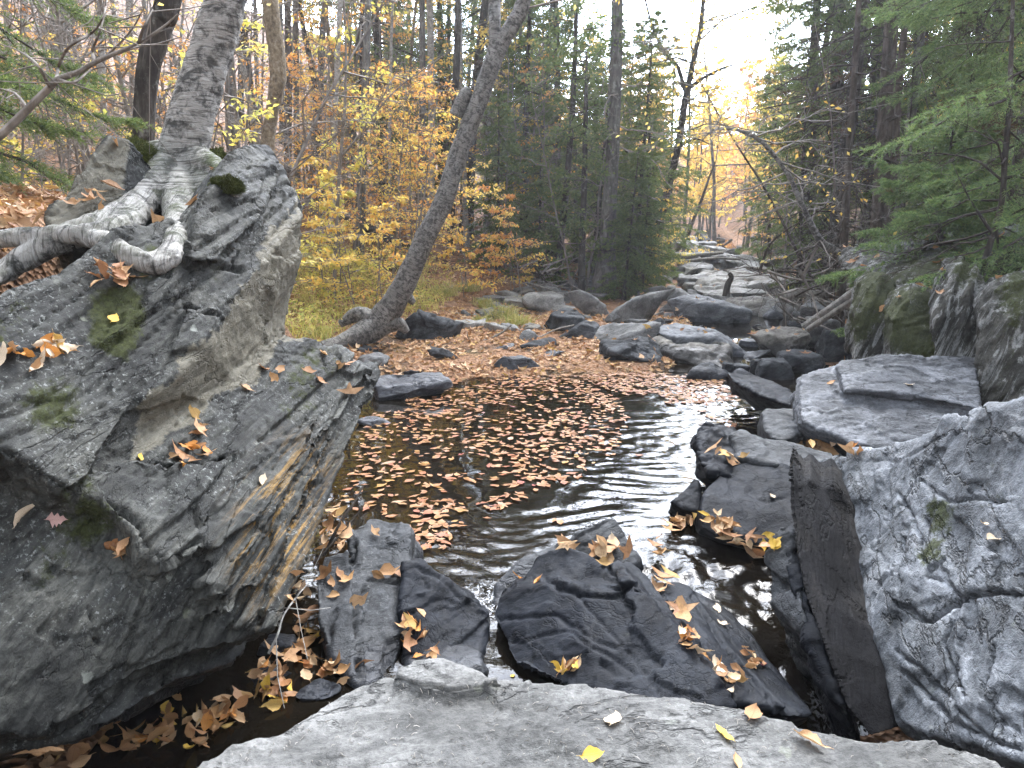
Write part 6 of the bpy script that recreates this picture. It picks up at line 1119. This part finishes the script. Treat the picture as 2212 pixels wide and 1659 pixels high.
leaf_at(1965, 833, 'crumpled whitish leaf in the middle of the flat slab', None, .10, 5, M_leafpale, .3); leaf_at(1795, 828, 'small tan leaf on the stepped corner of the flat slab', None, .09, 0, None, .2)
leaf_at(1325, 1559, 'pale yellow leaf standing on the near rock, left of centre', None, .075, 0, M_leafpale, .15, ang=1.3); leaf_at(1626, 1548, 'curled brown leaf at the rear edge of the near rock', None, .085, 5, None, .1, ang=1.0); leaf_at(1556, 1582, 'torn yellow leaf on the near rock, upper of a close pair', None, .05, 0, M_leafy, .1, ang=2.2); leaf_at(1570, 1596, 'torn yellow leaf on the near rock, lower of a close pair', None, .05, 0, M_leafy, .1, ang=2.2)
leaf_at(1748, 1603, 'long brown folded leaf on the right part of the near rock', None, .10, 2, None, .1, ang=2.5); leaf_at(1280, 1632, 'bright yellow pointed leaf at the bottom edge of the near rock', None, .08, 0, M_leafy, .1, ang=.1); leaf_at(1585, 1649, 'small brown fern frond on the bottom edge of the near rock', None, .075, 7, None, .1, ang=1.5); leaf_at(1107, 1463, 'tiny yellow leaf on the rear edge of the near rock', None, .04, 0, M_leafy, .1)
# ---- leaves floating on the pool: the nearest ones as objects, the far mat as one
MAT = [(820, 808), (900, 760), (1000, 745), (1120, 720), (1320, 745), (1420, 800), (1560, 820), (1650, 900), (1655, 960), (1600, 960), (1500, 880), (1420, 870), (1330, 850), (1250, 815), (1130, 805), (1000, 820), (960, 850), (880, 870), (820, 830)]
OPEN = [(790, 900), (960, 850), (1130, 806), (1250, 820), (1330, 860), (1360, 900), (1330, 980), (1240, 1040), (1120, 1080), (1060, 1120), (960, 1150), (920, 1190), (880, 1180), (880, 1130), (760, 1100), (740, 1070)]
EDGE = [(890, 1080), (1000, 1080), (1000, 1150), (960, 1185), (890, 1195)]
def wpts(poly, n, seed):
    r_ = np.random.RandomState(seed); P = np.array(poly, float); out = []
    g = [G(x, y, 0) for x, y in poly]; g = np.array(g); lo, hi = g.min(0), g.max(0); q = np.stack([r_.uniform(lo[0], hi[0], n), r_.uniform(lo[1], hi[1], n), np.zeros(n)], 1); return q[inpoly(proj(q), poly)]
def clear(P, zmax=.012):
    k = []
    for p in P:
        h = ABV.ray_cast(Vector((p[0], p[1], 5)), Vector((0, 0, -1))); k.append(h[0] is None or h[0].z < zmax)
    return P[np.array(k, bool)] if len(P) else P
A_ = wpts(OPEN, 3300, 1); dn = fbm(A_ * A3(1.3, .8, 1), 4, .6, 8); A_ = A_[dn + .45 * np.random.RandomState(2).normal(size=len(A_)) + .10 * (A_[:, 1] - 6.5) > -.12]
B_ = wpts(EDGE, 110, 3); A_ = clear(np.vstack([A_, B_])); A_ = A_[np.argsort(A_[:, 1])]
strays = clear(np.array([G(x, y, 0) for x, y in [(1200, 1125), (1210, 1130), (1195, 1128), (1120, 940), (1300, 950), (1380, 985), (1280, 930), (1340, 870)]]))
r2 = np.random.RandomState(6)
for p in np.vstack([A_[:282], strays]):
    o = bpy.data.objects.new('floating_leaf', FLAT[r2.randint(5)]); C.objects.link(o); o.location = p + A3(0, 0, .006 + .006 * r2.rand()); o.rotation_euler = (r2.normal() * .05, r2.normal() * .05, r2.rand() * 6.28); o.scale = (.072 * r2.uniform(.55, 1.4),) * 3
    tag(o, 'flat tan leaf floating on the dark part of the pool', 'leaf', 'leaves floating on the dark pool')
def leafmass(name, P, Nn, size, mat, label, seed, tilt=.25, zr=.02, kinds=None):
    r_ = np.random.RandomState(seed); mb = MB(); gs = kinds or [leaf_geo(90 + i, 2, 3, wav=.05, curl=[.3, .9, .5, 1.2][i % 4], roll=[0, .5, .9, .3][i % 4]) for i in range(6)]; k = r_.randint(len(gs), size=len(P))
    for j, g in enumerate(gs):
        m = np.nonzero(k == j)[0]
        if not len(m): continue
        nz = Nn[m] + r_.normal(size=(len(m), 3)) * tilt; nz /= np.linalg.norm(nz, axis=1)[:, None]; a = r_.rand(len(m)) * 6.283; x = np.cross(np.stack([np.cos(a), np.sin(a), 0 * a + .01], 1), nz); x /= np.linalg.norm(x, axis=1)[:, None]; y = np.cross(nz, x)
        s_ = size * r_.uniform(.7, 1.25, len(m)); V = g[0][None] * s_[:, None, None]; V = V[..., :1] * x[:, None] + V[..., 1:2] * y[:, None] + V[..., 2:] * nz[:, None] + (P[m] + nz * (.006 + zr * r_.rand(len(m))[:, None]))[:, None]
        nv = len(g[0]); F = (g[1][None] + (np.arange(len(m)) * nv)[:, None, None]).reshape(-1, 4); mb.add(V.reshape(-1, 3), F, np.tile(g[2], (len(m), 1)))
    o = link(name, mb.mesh(name), mat); o['kind'] = 'stuff'; return tag(o, label, 'leaves')
fl = [leaf_geo(60 + i, 2, 3, wav=.02, curl=.15, asp=.62) for i in range(4)]
far_ = A_[282:]; M1 = wpts(MAT, 13000, 5); M1 = clear(M1); dn = fbm(M1 * A3(1.1, .7, 1), 4, .6, 12); M1 = M1[dn > -.22]
AL = np.vstack([far_, M1]); leafmass('floating_leaf_mat', AL, np.tile(A3(0, 0, 1), (len(AL), 1)), .078, M_floatm, 'mat of tan and pink leaves floating along the far pool edge', 7, .05, .012, fl)
# ---- leaf litter on banks and stones, dropped from above
def drop(n, x0, x1, y0, y1, seed, dens=None):
    r_ = np.random.RandomState(seed); q = np.stack([r_.uniform(x0, x1, n), r_.uniform(y0, y1, n), np.zeros(n)], 1)
    if dens is not None: q = q[dens(q)]
    P, Nn = [], []
    for p in q:
        h = ABV.ray_cast(Vector((p[0], p[1], 9)), Vector((0, 0, -1)))
        if h[0] is not None and h[1].z > .45 and h[0].z > float(stream_z(p[1])) - .02: P.append(h[0][:]); Nn.append(h[1][:])
    return np.array(P), np.array(Nn)
parts_ = [drop(9000, -5, 4.6, 9.3, 15.5, 1), drop(6500, -11, 1.5, 13, 24, 2), drop(2500, -3.9, -1.6, 3, 6.5, 3), drop(2500, 3.6, 9.5, 6.5, 13, 4), drop(900, 1.5, 7.5, 11, 26, 5), drop(4000, -14, -3.5, 6, 20, 6)]
stones_k = lambda P, Nn: (P, Nn)
P = np.concatenate([a for a, b in parts_]); Nn = np.concatenate([b for a, b in parts_])
onrock = P[:, 2] > ground_z(P[:, 0], P[:, 1]) + .06; _dk = fbm(P * A3(.9, .9, 0), 4, .6, 15) + .3 * np.random.RandomState(4).normal(size=len(P)) > -.25; keep = (~onrock & _dk) | (np.random.RandomState(9).rand(len(P)) < .05); P, Nn = P[keep], Nn[keep]
LEAVES.sort(key=lambda t: -t[0])                             # past 296 single leaves the smallest in view join the litter
for _, o, p_, n_ in LEAVES[296:]: P = np.vstack([P, p_]); Nn = np.vstack([Nn, n_]); bpy.data.objects.remove(o)
leafmass('leaf_litter', P, Nn, .105, M_litter, 'brown fallen leaves carpeting the banks and gravel bars', 8, .35, .03)

# ------------------------------------------------------------------ sticks, logs, dead wood
def stick(name, label, pts, w0, w1, Y, mat, k=7, cat='stick', group=None, n=16, wob=.12, twigs=0, seed=0):
    P = np.array([W(q[0], q[1], q[2]) if len(q) > 2 else W(q[0], q[1], Y) for q in pts]); b = P[0].copy(); Q = bez(P - b, n); r_ = np.linspace(w0, w1, n) / F_ * P[:, 1].mean() * .5; m_ = MB(); m_.tube(Q, r_, k, wob=wob, seed=seed); rg_ = np.random.RandomState(seed)
    for _ in range(twigs): i = rg_.randint(2, n - 1); d = unit(Q[i] - Q[i - 1] + rg_.normal(size=3) * .7) * rg_.uniform(.1, .35); m_.tube(np.stack([Q[i], Q[i] + d * .6 + rg_.normal(size=3) * .02, Q[i] + d]), [r_[i] * .5, r_[i] * .35, .0015], 4)
    o = link(name, m_.mesh(name), mat, loc=b); return tag(o, label, cat, group)
def onground(px, py, dz=.03): Y = base_Y(px, py); p = at(px, Y); return Y
stick('stick', 'long pale stick lying across the leaf mat', [(892, 766, 12.0), (940, 758, 12.1), (1000, 748, 12.2), (1050, 735, 12.4), (1085, 718, 12.5), (1104, 702, 12.5)], 8, 4, 12, M_drift, twigs=2, seed=1)
stick('stick', 'thin pale stick leaning over the dark sloping boulder', [(1092, 745, 12.3), (1150, 735, 12.4), (1200, 712, 12.5), (1240, 702, 12.6)], 4, 3, 12.4, M_drift, seed=2)
stick('log', 'dark fallen log on the hillside behind the orange saplings', [(728, 470, 20), (780, 488, 20), (850, 520, 20), (910, 548, 20)], 26, 20, 20, M_bk_dark, 10, 'log', seed=3)
stick('log', 'pale fallen log lying straight across the far stream', [(1452, 556, 27), (1510, 550, 27), (1562, 546, 27)], 9, 7, 27, M_bk_pale, 8, 'log', seed=4); stick('log', 'second pale log across the far stream, slightly nearer', [(1470, 566, 25), (1540, 558, 25), (1600, 560, 25)], 7, 5, 25, M_drift, 8, 'log', seed=5); stick('log', 'short pale log at the right side of the far stream', [(1612, 578, 23), (1660, 582, 23), (1700, 584, 23)], 8, 6, 23, M_bk_pale, 8, 'log', seed=6)
stick('log', 'weathered pale log leaning from the boulders up to the cliff', [(1735, 705, 11.5), (1790, 668, 11.2), (1850, 625, 10.8), (1890, 588, 10.6)], 14, 18, 11, M_bk_pale, 9, 'log', seed=7); stick('log', 'second weathered log leaning beside the pale one at the cliff', [(1745, 712, 11.3), (1810, 670, 11), (1870, 630, 10.7), (1905, 600, 10.5)], 13, 15, 11, M_drift, 9, 'log', seed=8)
stick('log', 'broken driftwood stump with a torn end on the right bank', [(1690, 645, 13), (1730, 632, 13), (1790, 640, 13)], 24, 16, 13, M_drift, 9, 'log', wob=.25, seed=9)
stick('driftwood', 'crooked dark branch stub standing at the brownish upstream slab', [(1568, 640, 16), (1572, 615, 16), (1580, 600, 16), (1576, 590, 16)], 16, 8, 16, M_bk_dark, 8, 'branch', seed=10)
stick('twig', 'thin whitish thorny twig beside the overhang of the tilted boulder', [(580, 1412, 2.75), (600, 1370, 2.8), (612, 1330, 2.9), (640, 1290, 3.05), (664, 1262, 3.15)], 6, 4, 2.9, M_bk_pale, 6, 'twig', twigs=8, seed=11)
stick('stick', 'dark forked stick propped on the upright slab at the pool', [(700, 1200, 3.9), (735, 1130, 4.0), (765, 1085, 4.1), (785, 1050, 4.2)], 9, 4, 4, M_twig_dark, 6, twigs=3, seed=12); stick('stick', 'thin dark stick crossing behind the forked one at the upright slab', [(680, 1215, 3.8), (740, 1150, 3.95), (775, 1105, 4.05)], 6, 3, 4, M_twig_dark, 6, seed=13)
rr_ = np.random.RandomState(31)
for i in range(34):
    x, y = rr_.uniform(1105, 1250), rr_.uniform(572, 622); a = rr_.normal() * .5; L = rr_.uniform(25, 70); Y = rr_.uniform(18.5, 20.5)
    stick('stick', 'grey dead stick in the heap at the left forest edge', [(x, y, Y), (x + L * .5 * math.cos(a) + rr_.normal() * 4, y + L * .5 * math.sin(a) + rr_.normal() * 3, Y), (x + L * math.cos(a), y + L * math.sin(a), Y + rr_.normal() * .3)], rr_.uniform(4, 7), 2, Y, [M_drift, M_twig, M_twig_dark][i % 3], 5, group='sticks of the left heap', twigs=2, seed=i)
for i in range(44):
    x, y = rr_.uniform(1640, 1850), rr_.uniform(575, 690); a = rr_.choice([-.7, -.4, .5, .15]) + rr_.normal() * .3; L = rr_.uniform(40, 130); Y = rr_.uniform(11.2, 14)
    stick('stick', 'dead branch in the tangled heap on the right bank', [(x, y, Y), (x + L * .5 * math.cos(a) + rr_.normal() * 6, y + L * .5 * math.sin(a) + rr_.normal() * 5, Y), (x + L * math.cos(a), y + L * math.sin(a), Y + rr_.normal() * .4)], rr_.uniform(4, 10), 2, Y, [M_drift, M_twig, M_twig_dark, M_twig][i % 4], 5, group='branches of the right-bank heap', twigs=4, seed=i)

_h, _hn = hit(85, 388, ABV)
if _h is not None:
    V, F = ico(5); V = V * A3(.17, .13, .035); V = V + .02 * unit(A3(0, 0, 1)) * fbm(V * 14, 4, .6, 4)[:, None]; m_ = MB(); m_.add(V, F); tag(link('moss_cushion', m_.mesh('moss_cushion'), M_moss, loc=_h), 'low green moss patch among dry leaves on the upper left ledge', 'moss')
# needles and crumbs lying on the near rock
m_ = MB(); r_ = np.random.RandomState(77)
for i in range(420):
    p, nr = hit(r_.uniform(480, 2150), r_.uniform(1465, 1655), ABV)
    if p is None or p[1] > 2.6 or p[2] < .5: continue
    a = r_.rand() * 6.28; d = unit(np.cross(nr, A3(math.cos(a), math.sin(a), .1))); l = r_.uniform(.006, .02); q = p + nr * .0025; m_.tube(np.stack([q - d * l * .5, q + nr * .002 + np.cross(nr, d) * l * .1, q + d * l * .5]), .0009, 3)
o = link('needle_litter', m_.mesh('needle_litter'), M_drift); o['kind'] = 'stuff'; tag(o, 'tiny dry needles and crumbs strewn over the near pale rock', 'needles')
# ------------------------------------------------------------------ the air
n = N('haze'); _v = n.nd('ShaderNodeVolumePrincipled'); _v.inputs['Color'].default_value = (.92, .95, 1, 1); _v.inputs['Density'].default_value = .0013; _v.inputs['Anisotropy'].default_value = .35
n.t.links.new(_v.outputs[0], n.out.inputs['Volume'])
mb = MB(); V = [(x, y, z) for x in (-110, 110) for y in (-30, 140) for z in (-3, 45)]
mb.add(V, [(0, 1, 3, 2), (4, 6, 7, 5), (0, 4, 5, 1), (2, 3, 7, 6), (0, 2, 6, 4), (1, 5, 7, 3)])
o = link('haze', mb.mesh('haze', False), n.m); o['kind'] = 'stuff'; o['label'] = 'thin bright autumn haze in the valley air'
